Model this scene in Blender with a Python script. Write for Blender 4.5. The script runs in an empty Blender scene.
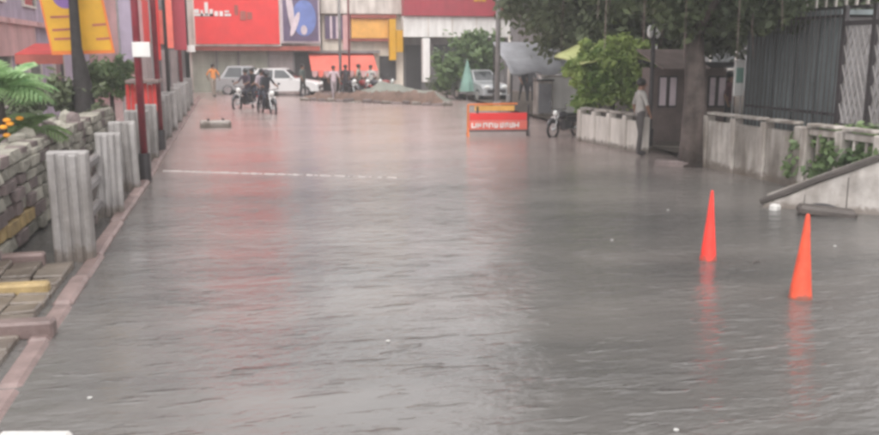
import bpy, bmesh, math, random
from mathutils import Vector, Matrix, noise
random.seed(7)
R = math.radians
PI = math.pi
scene = bpy.context.scene
COL = scene.collection

# ------------------------------------------------------------------ camera
CAM_H, F, W0, H0 = 2.2, 850.0, 879.0, 435.0
YAW, PITCH = R(13.35), R(11.0)
cd = bpy.data.cameras.new('camera'); cam = bpy.data.objects.new('camera', cd); COL.objects.link(cam)
cam.location = (0, 0, CAM_H)
cam.rotation_euler = (R(90) - PITCH, 0, -YAW)
cd.sensor_width = 36.0; cd.lens = 36.0 * F / W0
cd.clip_start = 0.1; cd.clip_end = 2000
scene.camera = cam

# ------------------------------------------------------------------ sky, sun, exposure (rainy overcast day)
SUN_EL, SUN_AZ = R(52), R(200)
world = bpy.data.worlds.new("World"); scene.world = world; world.use_nodes = True
nt = world.node_tree; nt.nodes.clear()
out = nt.nodes.new('ShaderNodeOutputWorld'); bg = nt.nodes.new('ShaderNodeBackground')
sky = nt.nodes.new('ShaderNodeTexSky'); sky.sky_type = 'NISHITA'; sky.sun_disc = False
sky.sun_elevation = SUN_EL; sky.sun_rotation = SUN_AZ; sky.air_density = 1.0; sky.dust_density = 4.0
hsv = nt.nodes.new('ShaderNodeHueSaturation'); hsv.inputs['Saturation'].default_value = 0.12
mixw = nt.nodes.new('ShaderNodeMixRGB'); mixw.inputs['Fac'].default_value = 0.72
tcw = nt.nodes.new('ShaderNodeTexCoord'); nzw = nt.nodes.new('ShaderNodeTexNoise'); nzw.inputs['Scale'].default_value = 2.2
nzw.inputs['Detail'].default_value = 5
rpw = nt.nodes.new('ShaderNodeValToRGB')
rpw.color_ramp.elements[0].position = .3; rpw.color_ramp.elements[0].color = (8.0, 7.75, 7.8, 1)
rpw.color_ramp.elements[1].position = .7; rpw.color_ramp.elements[1].color = (10.2, 9.95, 9.95, 1)
nt.links.new(tcw.outputs['Generated'], nzw.inputs['Vector']); nt.links.new(nzw.outputs['Fac'], rpw.inputs['Fac'])
nt.links.new(sky.outputs['Color'], hsv.inputs['Color']); nt.links.new(hsv.outputs['Color'], mixw.inputs['Color1'])
nt.links.new(rpw.outputs['Color'], mixw.inputs['Color2'])
nt.links.new(mixw.outputs['Color'], bg.inputs['Color']); bg.inputs['Strength'].default_value = 0.10
nt.links.new(bg.outputs['Background'], out.inputs['Surface'])
sl = bpy.data.lights.new('sun', 'SUN'); sl.energy = 0.7; sl.angle = R(35); sl.color = (1, .97, .93)
so = bpy.data.objects.new('sun', sl); COL.objects.link(so)
so.rotation_euler = (R(90) - SUN_EL, 0, R(180) - SUN_AZ)
scene.view_settings.view_transform = 'Standard'; scene.view_settings.look = 'None'
scene.view_settings.gamma = 1.0; scene.view_settings.use_curve_mapping = False
scene.view_settings.exposure = 1.25
scene.render.engine = 'CYCLES'
scene.cycles.filter_width = 3.4          # soft lens of a phone video
scene.cycles.use_denoising = True
scene.cycles.max_bounces = 6; scene.cycles.transparent_max_bounces = 8

# ------------------------------------------------------------------ surveying helpers: sight lines to points of the place
_f = Vector((math.sin(YAW) * math.cos(PITCH), math.cos(YAW) * math.cos(PITCH), -math.sin(PITCH)))
_r = Vector((math.cos(YAW), -math.sin(YAW), 0)); _u = _r.cross(_f)
def ray(px, py): return _f * F + _r * (px - W0 / 2) - _u * (py - H0 / 2)
def on_z(px, py, z=0.0):
    d = ray(px, py); t = (z - CAM_H) / d.z; return Vector((d.x * t, d.y * t, z))
def on_y(px, py, Y):
    d = ray(px, py); t = Y / d.y; return Vector((d.x * t, Y, CAM_H + d.z * t))
def on_x(px, py, X):
    d = ray(px, py); t = X / d.x; return Vector((X, d.y * t, CAM_H + d.z * t))

# ------------------------------------------------------------------ materials
MATS = {}
def mat(name, col, rough=.6, var=.25, scale=4.0, bump=.15, bscale=None, metal=0.0, streak=0.0, spec=.5, tide=0.0, col2=None):
    if name in MATS: return MATS[name]
    m = bpy.data.materials.new(name); m.use_nodes = True; n = m.node_tree; b = n.nodes['Principled BSDF']
    tc = n.nodes.new('ShaderNodeTexCoord'); geo = n.nodes.new('ShaderNodeNewGeometry')
    oi = n.nodes.new('ShaderNodeObjectInfo')
    nz = n.nodes.new('ShaderNodeTexNoise'); nz.inputs['Scale'].default_value = scale; nz.inputs['Detail'].default_value = 8
    nz.inputs['Roughness'].default_value = .65
    n.links.new(geo.outputs['Position'], nz.inputs['Vector'])
    rp = n.nodes.new('ShaderNodeValToRGB')
    c1 = tuple(c * (1 - var) for c in col); c2 = tuple(min(1, c * (1 + var)) for c in col)
    if col2: c2 = col2; c1 = col
    rp.color_ramp.elements[0].position = .32; rp.color_ramp.elements[0].color = (*c1, 1)
    rp.color_ramp.elements[1].position = .68; rp.color_ramp.elements[1].color = (*c2, 1)
    n.links.new(nz.outputs['Fac'], rp.inputs['Fac'])
    cur = rp.outputs['Color']
    # each piece a little lighter or darker
    mr = n.nodes.new('ShaderNodeMapRange'); mr.inputs['To Min'].default_value = 1 - var * .6; mr.inputs['To Max'].default_value = 1 + var * .6
    n.links.new(oi.outputs['Random'], mr.inputs['Value'])
    mm = n.nodes.new('ShaderNodeMixRGB'); mm.blend_type = 'MULTIPLY'; mm.inputs['Fac'].default_value = 1
    n.links.new(cur, mm.inputs['Color1']); n.links.new(mr.outputs['Result'], mm.inputs['Color2']); cur = mm.outputs['Color']
    if streak > 0:      # rain stains running down
        mp = n.nodes.new('ShaderNodeMapping'); mp.inputs['Scale'].default_value = (2.4, 2.4, .45)
        n2 = n.nodes.new('ShaderNodeTexNoise'); n2.inputs['Scale'].default_value = 1.3; n2.inputs['Detail'].default_value = 6
        n.links.new(geo.outputs['Position'], mp.inputs['Vector']); n.links.new(mp.outputs['Vector'], n2.inputs['Vector'])
        r2 = n.nodes.new('ShaderNodeValToRGB'); r2.color_ramp.elements[0].position = .38; r2.color_ramp.elements[1].position = .6
        r2.color_ramp.elements[0].color = (.32, .29, .26, 1); r2.color_ramp.elements[1].color = (1, 1, 1, 1)
        n.links.new(n2.outputs['Fac'], r2.inputs['Fac'])
        m2 = n.nodes.new('ShaderNodeMixRGB'); m2.blend_type = 'MULTIPLY'; m2.inputs['Fac'].default_value = streak
        n.links.new(cur, m2.inputs['Color1']); n.links.new(r2.outputs['Color'], m2.inputs['Color2']); cur = m2.outputs['Color']
    if tide > 0:        # mud stain with a ragged upper edge where the flood has stood
        sz = n.nodes.new('ShaderNodeSeparateXYZ'); n.links.new(geo.outputs['Position'], sz.inputs['Vector'])
        n5 = n.nodes.new('ShaderNodeTexNoise'); n5.inputs['Scale'].default_value = 9; n5.inputs['Detail'].default_value = 6
        n.links.new(geo.outputs['Position'], n5.inputs['Vector'])
        ma = n.nodes.new('ShaderNodeMath'); ma.operation = 'MULTIPLY_ADD'; ma.inputs[1].default_value = .30; n.links.new(n5.outputs['Fac'], ma.inputs[0]); n.links.new(sz.outputs['Z'], ma.inputs[2])
        mr5 = n.nodes.new('ShaderNodeMapRange'); mr5.inputs['From Min'].default_value = .15 + tide; mr5.inputs['From Max'].default_value = .20 + tide * 1.6
        mr5.inputs['To Min'].default_value = .75; mr5.inputs['To Max'].default_value = 0
        n.links.new(ma.outputs[0], mr5.inputs['Value'])
        m5 = n.nodes.new('ShaderNodeMixRGB'); m5.inputs['Color2'].default_value = (.105, .080, .062, 1)
        n.links.new(mr5.outputs['Result'], m5.inputs['Fac']); n.links.new(cur, m5.inputs['Color1']); cur = m5.outputs['Color']
    n.links.new(cur, b.inputs['Base Color'])
    b.inputs['Roughness'].default_value = rough; b.inputs['Metallic'].default_value = metal
    b.inputs['Specular IOR Level'].default_value = spec
    if bump > 0:
        n3 = n.nodes.new('ShaderNodeTexNoise'); n3.inputs['Scale'].default_value = bscale or scale * 8; n3.inputs['Detail'].default_value = 6
        n.links.new(geo.outputs['Position'], n3.inputs['Vector'])
        bp = n.nodes.new('ShaderNodeBump'); bp.inputs['Strength'].default_value = bump; bp.inputs['Distance'].default_value = .03
        n.links.new(n3.outputs['Fac'], bp.inputs['Height']); n.links.new(bp.outputs['Normal'], b.inputs['Normal'])
    MATS[name] = m
    return m

def leaf_mat(name, dark, light, scale=1.2):
    m = bpy.data.materials.new(name); m.use_nodes = True; n = m.node_tree; b = n.nodes['Principled BSDF']
    geo = n.nodes.new('ShaderNodeNewGeometry'); nz = n.nodes.new('ShaderNodeTexNoise')
    nz.inputs['Scale'].default_value = scale; nz.inputs['Detail'].default_value = 9; nz.inputs['Roughness'].default_value = .7
    n.links.new(geo.outputs['Position'], nz.inputs['Vector'])
    rp = n.nodes.new('ShaderNodeValToRGB'); rp.color_ramp.elements[0].position = .36; rp.color_ramp.elements[1].position = .64
    rp.color_ramp.elements[0].color = (*dark, 1); rp.color_ramp.elements[1].color = (*light, 1)
    n.links.new(nz.outputs['Fac'], rp.inputs['Fac']); n.links.new(rp.outputs['Color'], b.inputs['Base Color'])
    b.inputs['Roughness'].default_value = .55
    tr = n.nodes.new('ShaderNodeBsdfTranslucent'); n.links.new(rp.outputs['Color'], tr.inputs['Color'])
    mx = n.nodes.new('ShaderNodeMixShader'); mx.inputs['Fac'].default_value = .35
    n.links.new(b.outputs['BSDF'], mx.inputs[1]); n.links.new(tr.outputs['BSDF'], mx.inputs[2])
    n.links.new(mx.outputs['Shader'], n.nodes['Material Output'].inputs['Surface'])
    return m

def water_mat():
    m = bpy.data.materials.new('flood_water'); m.use_nodes = True; n = m.node_tree; b = n.nodes['Principled BSDF']
    geo = n.nodes.new('ShaderNodeNewGeometry')
    def nz(sx, sy, sc, det=5, rough=.55):
        mp = n.nodes.new('ShaderNodeMapping'); mp.inputs['Scale'].default_value = (sx, sy, 1); mp.inputs['Rotation'].default_value = (0, 0, YAW)
        t = n.nodes.new('ShaderNodeTexNoise'); t.inputs['Scale'].default_value = sc; t.inputs['Detail'].default_value = det
        t.inputs['Roughness'].default_value = rough
        n.links.new(geo.outputs['Position'], mp.inputs['Vector']); n.links.new(mp.outputs['Vector'], t.inputs['Vector']); return t
    a = nz(.35, 1, .55, 5)
    rp = n.nodes.new('ShaderNodeValToRGB'); rp.color_ramp.elements[0].position = .35; rp.color_ramp.elements[1].position = .68
    rp.color_ramp.elements[0].color = (.082, .079, .077, 1); rp.color_ramp.elements[1].color = (.150, .138, .130, 1)
    n.links.new(a.outputs['Fac'], rp.inputs['Fac'])
    # muddier, shallower water further up the street
    sx = n.nodes.new('ShaderNodeSeparateXYZ'); n.links.new(geo.outputs['Position'], sx.inputs['Vector'])
    w = nz(.3, .3, .7, 4); ad = n.nodes.new('ShaderNodeMath'); ad.operation = 'MULTIPLY_ADD'; ad.inputs[1].default_value = 5; 
    n.links.new(w.outputs['Fac'], ad.inputs[0]); n.links.new(sx.outputs['Y'], ad.inputs[2])
    mr = n.nodes.new('ShaderNodeMapRange'); mr.inputs['From Min'].default_value = 15.5; mr.inputs['From Max'].default_value = 24
    n.links.new(ad.outputs[0], mr.inputs['Value'])
    mx = n.nodes.new('ShaderNodeMixRGB'); mx.inputs['Color2'].default_value = (.37, .285, .265, 1)
    n.links.new(mr.outputs['Result'], mx.inputs['Fac']); n.links.new(rp.outputs['Color'], mx.inputs['Color1'])
    n.links.new(mx.outputs['Color'], b.inputs['Base Color'])
    b.inputs['IOR'].default_value = 1.40; b.inputs['Specular IOR Level'].default_value = 1.0
    rr = n.nodes.new('ShaderNodeMapRange'); rr.inputs['To Min'].default_value = .11; rr.inputs['To Max'].default_value = .27
    n.links.new(a.outputs['Fac'], rr.inputs['Value']); n.links.new(rr.outputs['Result'], b.inputs['Roughness'])
    # ripples
    r1 = nz(.6, 1.3, 4.6, 3, .5); r2 = nz(.5, 1.4, 16, 3, .6); r3 = nz(.5, 1, .9, 3)
    calm = n.nodes.new('ShaderNodeMapRange'); calm.inputs['From Min'].default_value = .38; calm.inputs['From Max'].default_value = .66
    calm.inputs['To Min'].default_value = .30; calm.inputs['To Max'].default_value = 1.0
    n.links.new(r3.outputs['Fac'], calm.inputs['Value'])
    s = n.nodes.new('ShaderNodeMath'); s.operation = 'MULTIPLY_ADD'; s.inputs[1].default_value = .42
    n.links.new(r2.outputs['Fac'], s.inputs[0]); n.links.new(r1.outputs['Fac'], s.inputs[2])
    r4 = nz(.30, 1.25, 7.5, 2, .5)          # sparse sharper wavelets
    th = n.nodes.new('ShaderNodeMapRange'); th.inputs['From Min'].default_value = .60; th.inputs['From Max'].default_value = .80; th.inputs['To Max'].default_value = 1.3
    n.links.new(r4.outputs['Fac'], th.inputs['Value'])
    s2 = n.nodes.new('ShaderNodeMath'); s2.operation = 'ADD'; n.links.new(s.outputs[0], s2.inputs[0]); n.links.new(th.outputs['Result'], s2.inputs[1]); s = s2
    bp = n.nodes.new('ShaderNodeBump'); bp.inputs['Distance'].default_value = .034
    n.links.new(calm.outputs['Result'], bp.inputs['Strength']); n.links.new(s.outputs[0], bp.inputs['Height'])
    n.links.new(bp.outputs['Normal'], b.inputs['Normal'])
    return m

M = dict(
    water=water_mat(),
    asphalt=mat('asphalt', (.06, .058, .056), .8),
    kerb=mat('kerbstone', (.215, .155, .145), .45, .3, 3, .3, streak=.2),
    tile=mat('wet_paver', (.145, .12, .10), .3, .35, 2.5, .35),
    stone=mat('wall_stone', (.27, .255, .215), .75, .4, 3.5, .6),
    stone_dark=mat('wall_stone_dark', (.16, .125, .12), .75, .4, 3.5, .6),
    mortar=mat('mortar', (.17, .15, .13), .9, .3, 4, .5),
    yellowpaint=mat('worn_yellow_paint', (.36, .26, .12), .55, .35, 5, .3),
    slat=mat('grey_slat_paint', (.335, .318, .312), .55, .22, 2.6, .35, streak=.6, tide=.09),
    slat_rail=mat('grey_rail_paint', (.20, .185, .185), .5, .25, 3, .2),
    concrete=mat('pale_concrete', (.48, .44, .41), .7, .22, 2, .35, streak=.8, tide=.08),
    concrete2=mat('weathered_concrete', (.42, .385, .355), .75, .3, 1.5, .4, streak=.85, tide=.08),
    darkmetal=mat('dark_metal', (.04, .035, .038), .45, .3, 5, .1),
    redpole=mat('maroon_paint', (.20, .022, .035), .4, .25, 4, .1, streak=.2),
    greypole=mat('galvanised_pole', (.34, .33, .33), .4, .2, 4, .1, streak=.3),
    red=mat('red_print', (.74, .035, .035), .45, .10, 1.2, .03),
    redcloth=mat('red_cloth', (.60, .055, .05), .8, .2, 2, .2),
    salmon=mat('salmon_cloth', (.74, .16, .12), .8, .18, 1.2, .2),
    maroon=mat('maroon_fascia', (.42, .045, .07), .5, .12, 1.2, .05, streak=.15),
    white=mat('white_paint', (.82, .81, .79), .5, .08, 2, .08, streak=.25),
    offwhite=mat('off_white_wall', (.72, .67, .62), .75, .12, 1.5, .2, streak=.45, tide=.06),
    cream=mat('cream_wall', (.78, .70, .60), .75, .1, 1.5, .2, streak=.25),
    yellow=mat('yellow_sign', (.62, .33, .012), .45, .12, 2.5, .03),
    yellow2=mat('amber_sign', (.78, .42, .10), .5, .15, 2.5, .03),
    orange_edge=mat('orange_edge', (.70, .18, .03), .5, .1, 3, .03),
    purple=mat('purple_print', (.20, .10, .32), .5, .1, 3, 0),
    lav=mat('lavender_wall', (.42, .36, .46), .75, .15, 1.5, .15, streak=.35),
    pinkwall=mat('pink_wall', (.60, .36, .36), .7, .15, 1.5, .15, streak=.3),
    blue=mat('blue_print', (.16, .22, .52), .5, .25, 1.2, 0),
    violetdark=mat('dark_violet_print', (.13, .09, .17), .5, .2, 2, 0),
    skin_print=mat('pale_print', (.66, .56, .60), .5, .2, 2, 0),
    brown=mat('brown_print', (.33, .08, .06), .5, .3, 2, 0),
    shutter=mat('grey_green_shutter', (.36, .37, .31), .5, .15, 1.5, .1, streak=.3),
    shutter2=mat('pale_mauve_shutter', (.42, .37, .37), .5, .15, 1.5, .1, streak=.3),
    dark=mat('dark_opening', (.035, .032, .035), .7, .2, 2, 0),
    glass=mat('window_glass', (.05, .055, .06), .08, .2, 2, 0, spec=.8),
    greywall=mat('grey_wall', (.24, .23, .235), .8, .2, 1.2, .2, streak=.4),
    tealsheet=mat('teal_grey_sheet', (.19, .225, .235), .5, .25, 1.0, .1, streak=.5),
    tarp=mat('grey_tarpaulin', (.24, .24, .26), .5, .25, 1.5, .5, 2),
    heap=mat('rubble_heap', (.14, .09, .07), .85, .35, 3, .6, 9),
    heap2=mat('greenish_tarpaulin', (.20, .205, .175), .6, .2, 2, .3, 3),
    limetarp=mat('lime_tarpaulin', (.52, .55, .24), .6, .2, 1.5, .3, 3),
    browncloth=mat('brown_awning', (.20, .15, .14), .8, .25, 2, .3),
    bark_dark=mat('bark_dark', (.035, .030, .030), .9, .4, 5, .9, 22),
    bark=mat('bark', (.075, .062, .055), .9, .4, 5, .9, 22),
    bark_pale=mat('pale_bark', (.15, .115, .105), .9, .5, 3, 1.0, 11, streak=.8),
    cone=mat('orange_cone_plastic', (.88, .045, .03), .5, .20, 9, .12, tide=.0001),
    cone2=mat('faded_orange_plastic', (.74, .085, .035), .55, .24, 9, .12, tide=.02),
    cone_base=mat('cone_base_rubber', (.55, .06, .03), .6, .2, 5, .1),
    rubber=mat('tyre_rubber', (.022, .022, .024), .75, .2, 6, .1),
    carwhite=mat('white_car_paint', (.70, .71, .71), .25, .05, 2, 0),
    carsilver=mat('silver_car_paint', (.42, .43, .44), .28, .08, 2, 0, metal=.3),
    cardark=mat('dark_car_paint', (.055, .05, .06), .25, .1, 2, 0),
    carred=mat('dark_red_paint', (.25, .03, .03), .3, .1, 2, 0),
    chrome=mat('bright_metal', (.6, .6, .6), .25, .1, 3, 0, metal=.8),
    lampglass=mat('lamp_globe', (.80, .80, .78), .3, .03, 2, 0),
    teal=mat('teal_cloth', (.20, .34, .29), .7, .15, 2, .1),
    skin=mat('skin', (.22, .115, .075), .55, .1, 8, .03),
    hair=mat('black_hair', (.012, .010, .010), .5, .1, 20, .1),
    soil=mat('planter_soil', (.085, .065, .05), .95, .4, 5, .7),
    timber=mat('dark_wet_timber', (.07, .058, .052), .55, .35, 4, .4),
    ramp=mat('ramp_concrete', (.33, .305, .285), .6, .28, 1.6, .4, streak=.6, tide=.03),
    orangebody=mat('orange_cloth', (.80, .30, .08), .8, .1, 3, .1),
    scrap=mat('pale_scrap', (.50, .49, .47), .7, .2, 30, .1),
    wet_crest=mat('wet_crest_concrete', (.40, .36, .345), .6, .25, 5, .3),
    flower=mat('orange_flower', (.85, .36, .03), .6, .2, 8, 0),
)
LF_DARK = leaf_mat('leaf_dark', (.042, .062, .030), (.155, .190, .095), 1.1)
LF_MID = leaf_mat('leaf_mid', (.07, .12, .045), (.22, .31, .13), 1.6)
LF_BRIGHT = leaf_mat('leaf_bright', (.12, .21, .04), (.46, .56, .18), 1.1)
LF_PALM = leaf_mat('leaf_palm', (.14, .30, .11), (.50, .66, .36), 5.0)
LF_GREY = leaf_mat('leaf_grey', (.060, .078, .042), (.20, .24, .13), .9)

# ------------------------------------------------------------------ mesh helpers
class MB:
    def __init__(s): s.v = []; s.f = []; s.m = []; s.cur = 0
    def add(s, vs, fs):
        o = len(s.v); s.v += [tuple(v) for v in vs]; s.f += [tuple(i + o for i in f) for f in fs]; s.m += [s.cur] * len(fs); return s
    def box(s, c, d, rz=0, rx=0, ry=0, ch=0.0):
        x, y, z = (k / 2 for k in d); mt = Matrix.Translation(Vector(c)) @ Matrix.Rotation(rz, 4, 'Z') @ Matrix.Rotation(rx, 4, 'X') @ Matrix.Rotation(ry, 4, 'Y')
        if ch <= 0:
            vs = [(a * x, b * y, e * z) for a in (-1, 1) for b in (-1, 1) for e in (-1, 1)]
            fs = [(0, 1, 3, 2), (4, 6, 7, 5), (0, 4, 5, 1), (2, 3, 7, 6), (0, 2, 6, 4), (1, 5, 7, 3)]
        else:
            bm = bmesh.new(); bmesh.ops.create_cube(bm, size=1)
            for v in bm.verts: v.co = Vector((v.co.x * d[0], v.co.y * d[1], v.co.z * d[2]))
            bmesh.ops.bevel(bm, geom=bm.edges[:], offset=min(ch, min(d) * .45), segments=1, affect='EDGES')
            bm.verts.index_update(); vs = [tuple(v.co) for v in bm.verts]; fs = [tuple(v.index for v in f.verts) for f in bm.faces]; bm.free()
        return s.add([mt @ Vector(v) for v in vs], fs)
    def tube(s, pts, rs, n=10, cap=True):
        pts = [Vector(p) for p in pts]
        if not hasattr(rs, '__len__'): rs = [rs] * len(pts)
        vs = []; fs = []; up = None
        for i, p in enumerate(pts):
            t = (pts[min(i + 1, len(pts) - 1)] - pts[max(i - 1, 0)]).normalized()
            if up is None: up = Vector((0, 0, 1)) if abs(t.z) < .9 else Vector((1, 0, 0))
            a = (up - t * up.dot(t)).normalized(); up = a; b = t.cross(a)
            for k in range(n):
                q = 2 * PI * k / n; vs.append(p + (a * math.cos(q) + b * math.sin(q)) * rs[i])
        for i in range(len(pts) - 1):
            for k in range(n):
                fs.append((i * n + k, i * n + (k + 1) % n, (i + 1) * n + (k + 1) % n, (i + 1) * n + k))
        if cap:
            fs.append(tuple(reversed(range(n)))); fs.append(tuple(range((len(pts) - 1) * n, len(pts) * n)))
        return s.add(vs, fs)
    def prism(s, poly, a, b, axis='x'):
        n = len(poly)
        def mk(p, t): return (t, p[0], p[1]) if axis == 'x' else ((p[0], t, p[1]) if axis == 'y' else (p[0], p[1], t))
        vs = [mk(p, a) for p in poly] + [mk(p, b) for p in poly]
        fs = [tuple(range(n)), tuple(reversed(range(n, 2 * n)))] + [(i, i + n, (i + 1) % n + n, (i + 1) % n) for i in range(n)]
        return s.add(vs, fs)
    def ball(s, c, r, n=10, k=7, sc=(1, 1, 1)):
        vs = []; fs = []
        for i in range(k + 1):
            th = PI * i / k
            for j in range(n):
                ph = 2 * PI * j / n
                vs.append((c[0] + r * sc[0] * math.sin(th) * math.cos(ph), c[1] + r * sc[1] * math.sin(th) * math.sin(ph), c[2] + r * sc[2] * math.cos(th)))
        for i in range(k):
            for j in range(n):
                fs.append((i * n + j, (i + 1) * n + j, (i + 1) * n + (j + 1) % n, i * n + (j + 1) % n))
        return s.add(vs, fs)
    def mesh(s, name, mats, smooth=False):
        me = bpy.data.meshes.new(name); me.from_pydata(s.v, [], s.f)
        for m_ in (mats if isinstance(mats, (list, tuple)) else [mats]): me.materials.append(m_)
        if isinstance(mats, (list, tuple)) and len(mats) > 1: me.polygons.foreach_set('material_index', s.m)
        bm = bmesh.new(); bm.from_mesh(me); bmesh.ops.recalc_face_normals(bm, faces=bm.faces); bm.to_mesh(me); bm.free()
        if smooth: me.shade_smooth(); 
        me.update(); return me
    def build(s, name, mats, parent=None, smooth=False):
        return link(name, s.mesh(name, mats, smooth), parent)

def link(name, me, parent=None, loc=None, rot=None, scale=None):
    o = bpy.data.objects.new(name, me); COL.objects.link(o)
    if parent is not None: o.parent = parent
    if loc is not None: o.location = loc
    if rot is not None: o.rotation_euler = rot
    if scale is not None: o.scale = scale
    return o
def thing(name, label, cat, loc=(0, 0, 0), rz=0, group=None):
    o = bpy.data.objects.new(name, None); COL.objects.link(o); o.location = loc; o.rotation_euler = (0, 0, rz)
    o['label'] = label; o['category'] = cat
    if group: o['group'] = group
    return o
def tag(o, label, cat, group=None, kind=None):
    o['label'] = label; o['category'] = cat
    if group: o['group'] = group
    if kind: o['kind'] = kind
    return o
def struct(o): o['kind'] = 'structure'; return o
def stuff(o): o['kind'] = 'stuff'; return o
def copy_tree(o, parent=None):
    c = o.copy(); COL.objects.link(c); c.parent = parent
    for ch in list(o.children): copy_tree(ch, c)
    return c
def bxf(px0, py0, px1, py1, Y, depth=.1):
    """a box facing the street mouth, its front at distance Y, edges on the given sight lines -> centre, size"""
    xm = (px0 + px1) / 2; ym = (py0 + py1) / 2
    a = on_y(px0, ym, Y); b = on_y(px1, ym, Y); t = on_y(xm, py0, Y); u = on_y(xm, py1, Y)
    return ((a.x + b.x) / 2, Y + depth / 2, (t.z + u.z) / 2), (abs(b.x - a.x), depth, abs(t.z - u.z))
def bxs(px0, py0, px1, py1, X, depth=.1):
    """the same on a plane parallel to the street at X (depth towards -X if negative)"""
    xm = (px0 + px1) / 2; ym = (py0 + py1) / 2
    a = on_x(px0, ym, X); b = on_x(px1, ym, X); t = on_x(xm, py0, X); u = on_x(xm, py1, X)
    return (X + depth / 2, (a.y + b.y) / 2, (t.z + u.z) / 2), (abs(depth), abs(b.y - a.y), abs(t.z - u.z))

# ------------------------------------------------------------------ THE SETTING
# ground sheet and flood water
g = MB(); g.add([(-400, -60, -.35), (400, -60, -.35), (400, 700, -.35), (-400, 700, -.35)], [(0, 1, 2, 3)])
struct(g.build('ground', M['asphalt']))
g = MB()
nx, ny = 60, 60
for j in range(ny + 1):
    for i in range(nx + 1): g.v.append((-400 + 800 * i / nx, -60 + 760 * j / ny, 0))
for j in range(ny):
    for i in range(nx): k = j * (nx + 1) + i; g.f.append((k, k + 1, k + nx + 2, k + nx + 1)); g.m.append(0)
struct(g.build('flood_water', M['water']))

# kerb along the left side: separate kerbstones
kerb = struct(bpy.data.objects.new('kerb', None)); COL.objects.link(kerb)
km = [MB().box((0, 0, 0), (.17, .88 + .05 * q, .40), ch=.03).mesh('kerbstone', M['kerb']) for q in range(3)]
y = 4.9; i = 0
while y < 44:
    link('kerbstone', km[i % 3], kerb, (-1.55 - (y - 5) * .006 + random.uniform(-.012, .012), y + .47, -.165 + random.uniform(-.014, .010) + min(.03, (y - 5) * .004)), (random.uniform(-.012, .012), random.uniform(-.03, .03), random.uniform(-.012, .012)))
    y += .955; i += 1
# pavement of square tiles behind it
pav = MB().box((-5.2, 26, -.3), (6.95, 45, .36)).build('pavement', M['mortar']); struct(pav)
tm = [MB().box((0, 0, 0), (.275, .275 + .01 * q, .09), ch=.012).mesh('paving_tile', M['tile']) for q in range(3)]
for j in range(0, 15):
    for i in range(0, 4):
        X = -1.86 - i * .29; Y = 4.9 + j * .30
        link('paving_tile', random.choice(tm), pav, (X, Y, -.022 + i * .014 + .003 * j + random.uniform(-.012, .014)), (random.uniform(-.05, .05), random.uniform(-.05, .05), random.uniform(-.03, .03)))
# muddy water left standing deeper on the rest of the pavement shows only the water sheet

# ------------------------------------------------------------------ LEFT SIDE
# masonry wall of rough courses behind the pavement
wall = thing('stone_wall', 'low wall of rough grey stone courses behind the concrete railing on the left', 'wall', (0, 0, 0))
MB().box((-2.78, 13.2, .42), (.42, 10.4, 1.06)).build('core', M['mortar'], wall)
sm = []
for q in range(7):
    b = MB().box((0, 0, 0), (.20, 1, 1), ch=.03)
    b.v = [(x + random.uniform(-.02, .02), y_ * (1 + random.uniform(-.04, .04)), z * (1 + random.uniform(-.08, .08))) for x, y_, z in b.v]
    sm.append(b.mesh('stone', M['stone' if q < 5 else 'stone_dark']))
YEL = MB().box((0, 0, 0), (.20, 1, 1), ch=.03).mesh('stone', M['yellowpaint'])
z = .03; row = 0
while z < 1.0:
    h = random.choice((.13, .15, .17)); y = 8.05 + random.uniform(0, .2)
    while y < 18.3:
        L = random.uniform(.26, .52)
        yel = (row in (1,) and 8.3 < y < 11.6 and random.random() < .6)
        o = link('stone', YEL if yel else random.choice(sm), wall, (-2.55 + random.uniform(-.045, .03), y + L / 2, z + h / 2), (0, random.uniform(-.04, .04), 0), (1, L - .03, h - .025))
        if yel: o['label'] = 'stone painted yellow'
        y += L
    z += h; row += 1
# capping stones
cm = MB().box((0, 0, 0), (.52, .60, .075), ch=.015).mesh('cap_stone', M['stone'])
for j in range(16):
    link('cap_stone', cm, wall, (-2.74 + random.uniform(-.02, .02), 8.45 + j * .635, .995 + random.uniform(-.01, .02)), (0, 0, random.uniform(-.03, .03)))
# loose stones lying on the wall top, each its own thing
rk = []
for q in range(4):
    b = MB().ball((0, 0, 0), .5, 8, 6); b.v = [tuple(Vector(v) * (1 + .35 * noise.noise(Vector(v) * 2.2 + Vector((q * 9, 0, 0))))) for v in b.v]
    rk.append(b.mesh('loose_stone', M['stone' if q < 3 else 'stone_dark']))
for k in range(9):
    px = 20 + k * 6.5; 
    p = on_x(px, 120, -2.7)
    o = link('loose_stone', rk[k % 4], None, (-2.7 + random.uniform(-.12, .12), p.y, 1.09 + random.uniform(0, .02)), (random.random() * 3, random.random() * 3, random.random() * 3), (.30, .26, .16))
    tag(o, 'rounded loose stone in the row lying along the top of the stone wall', 'stone', 'loose stones lying on the stone wall')

# railing: broad grooved concrete posts on the kerb with rails between them
rail = thing('concrete_railing', 'railing of broad grey grooved concrete posts along the left kerb', 'railing')
PY = [9.5, 12.1, 14.3, 16.3, 18.3, 20.4, 22.6, 25.0, 27.6, 30.4, 33.4, 36.6]
pw = .41
pm = []
for q in range(3):
    b = MB(); w3 = pw / 4
    b.box((0, .03, .50), (pw, .11, 1.28), ch=.015)
    for k in range(4): b.box((-pw / 2 + (k + .5) * w3, -.034, .50), (w3 - .028, .03, 1.25 - .02 * ((k + q) % 3)), ch=.01)
    pm.append(b.mesh('post', M['slat']))
for k, yy in enumerate(PY):
    w_ = 1.0 if k != 1 else .8
    link('post', pm[k % 3], rail, (-1.545 - pw / 2 * w_ - (yy - 10) * .006, yy, (.05 if k == 0 else random.uniform(-.03, .04))), (random.uniform(-.03, .03), random.uniform(-.025, .025), random.uniform(-.14, .14)), (w_, 1, 1))
rm_ = MB().box((0, 0, 0), (.10, 1, .11), ch=.02).mesh('rail', M['slat_rail'])
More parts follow.
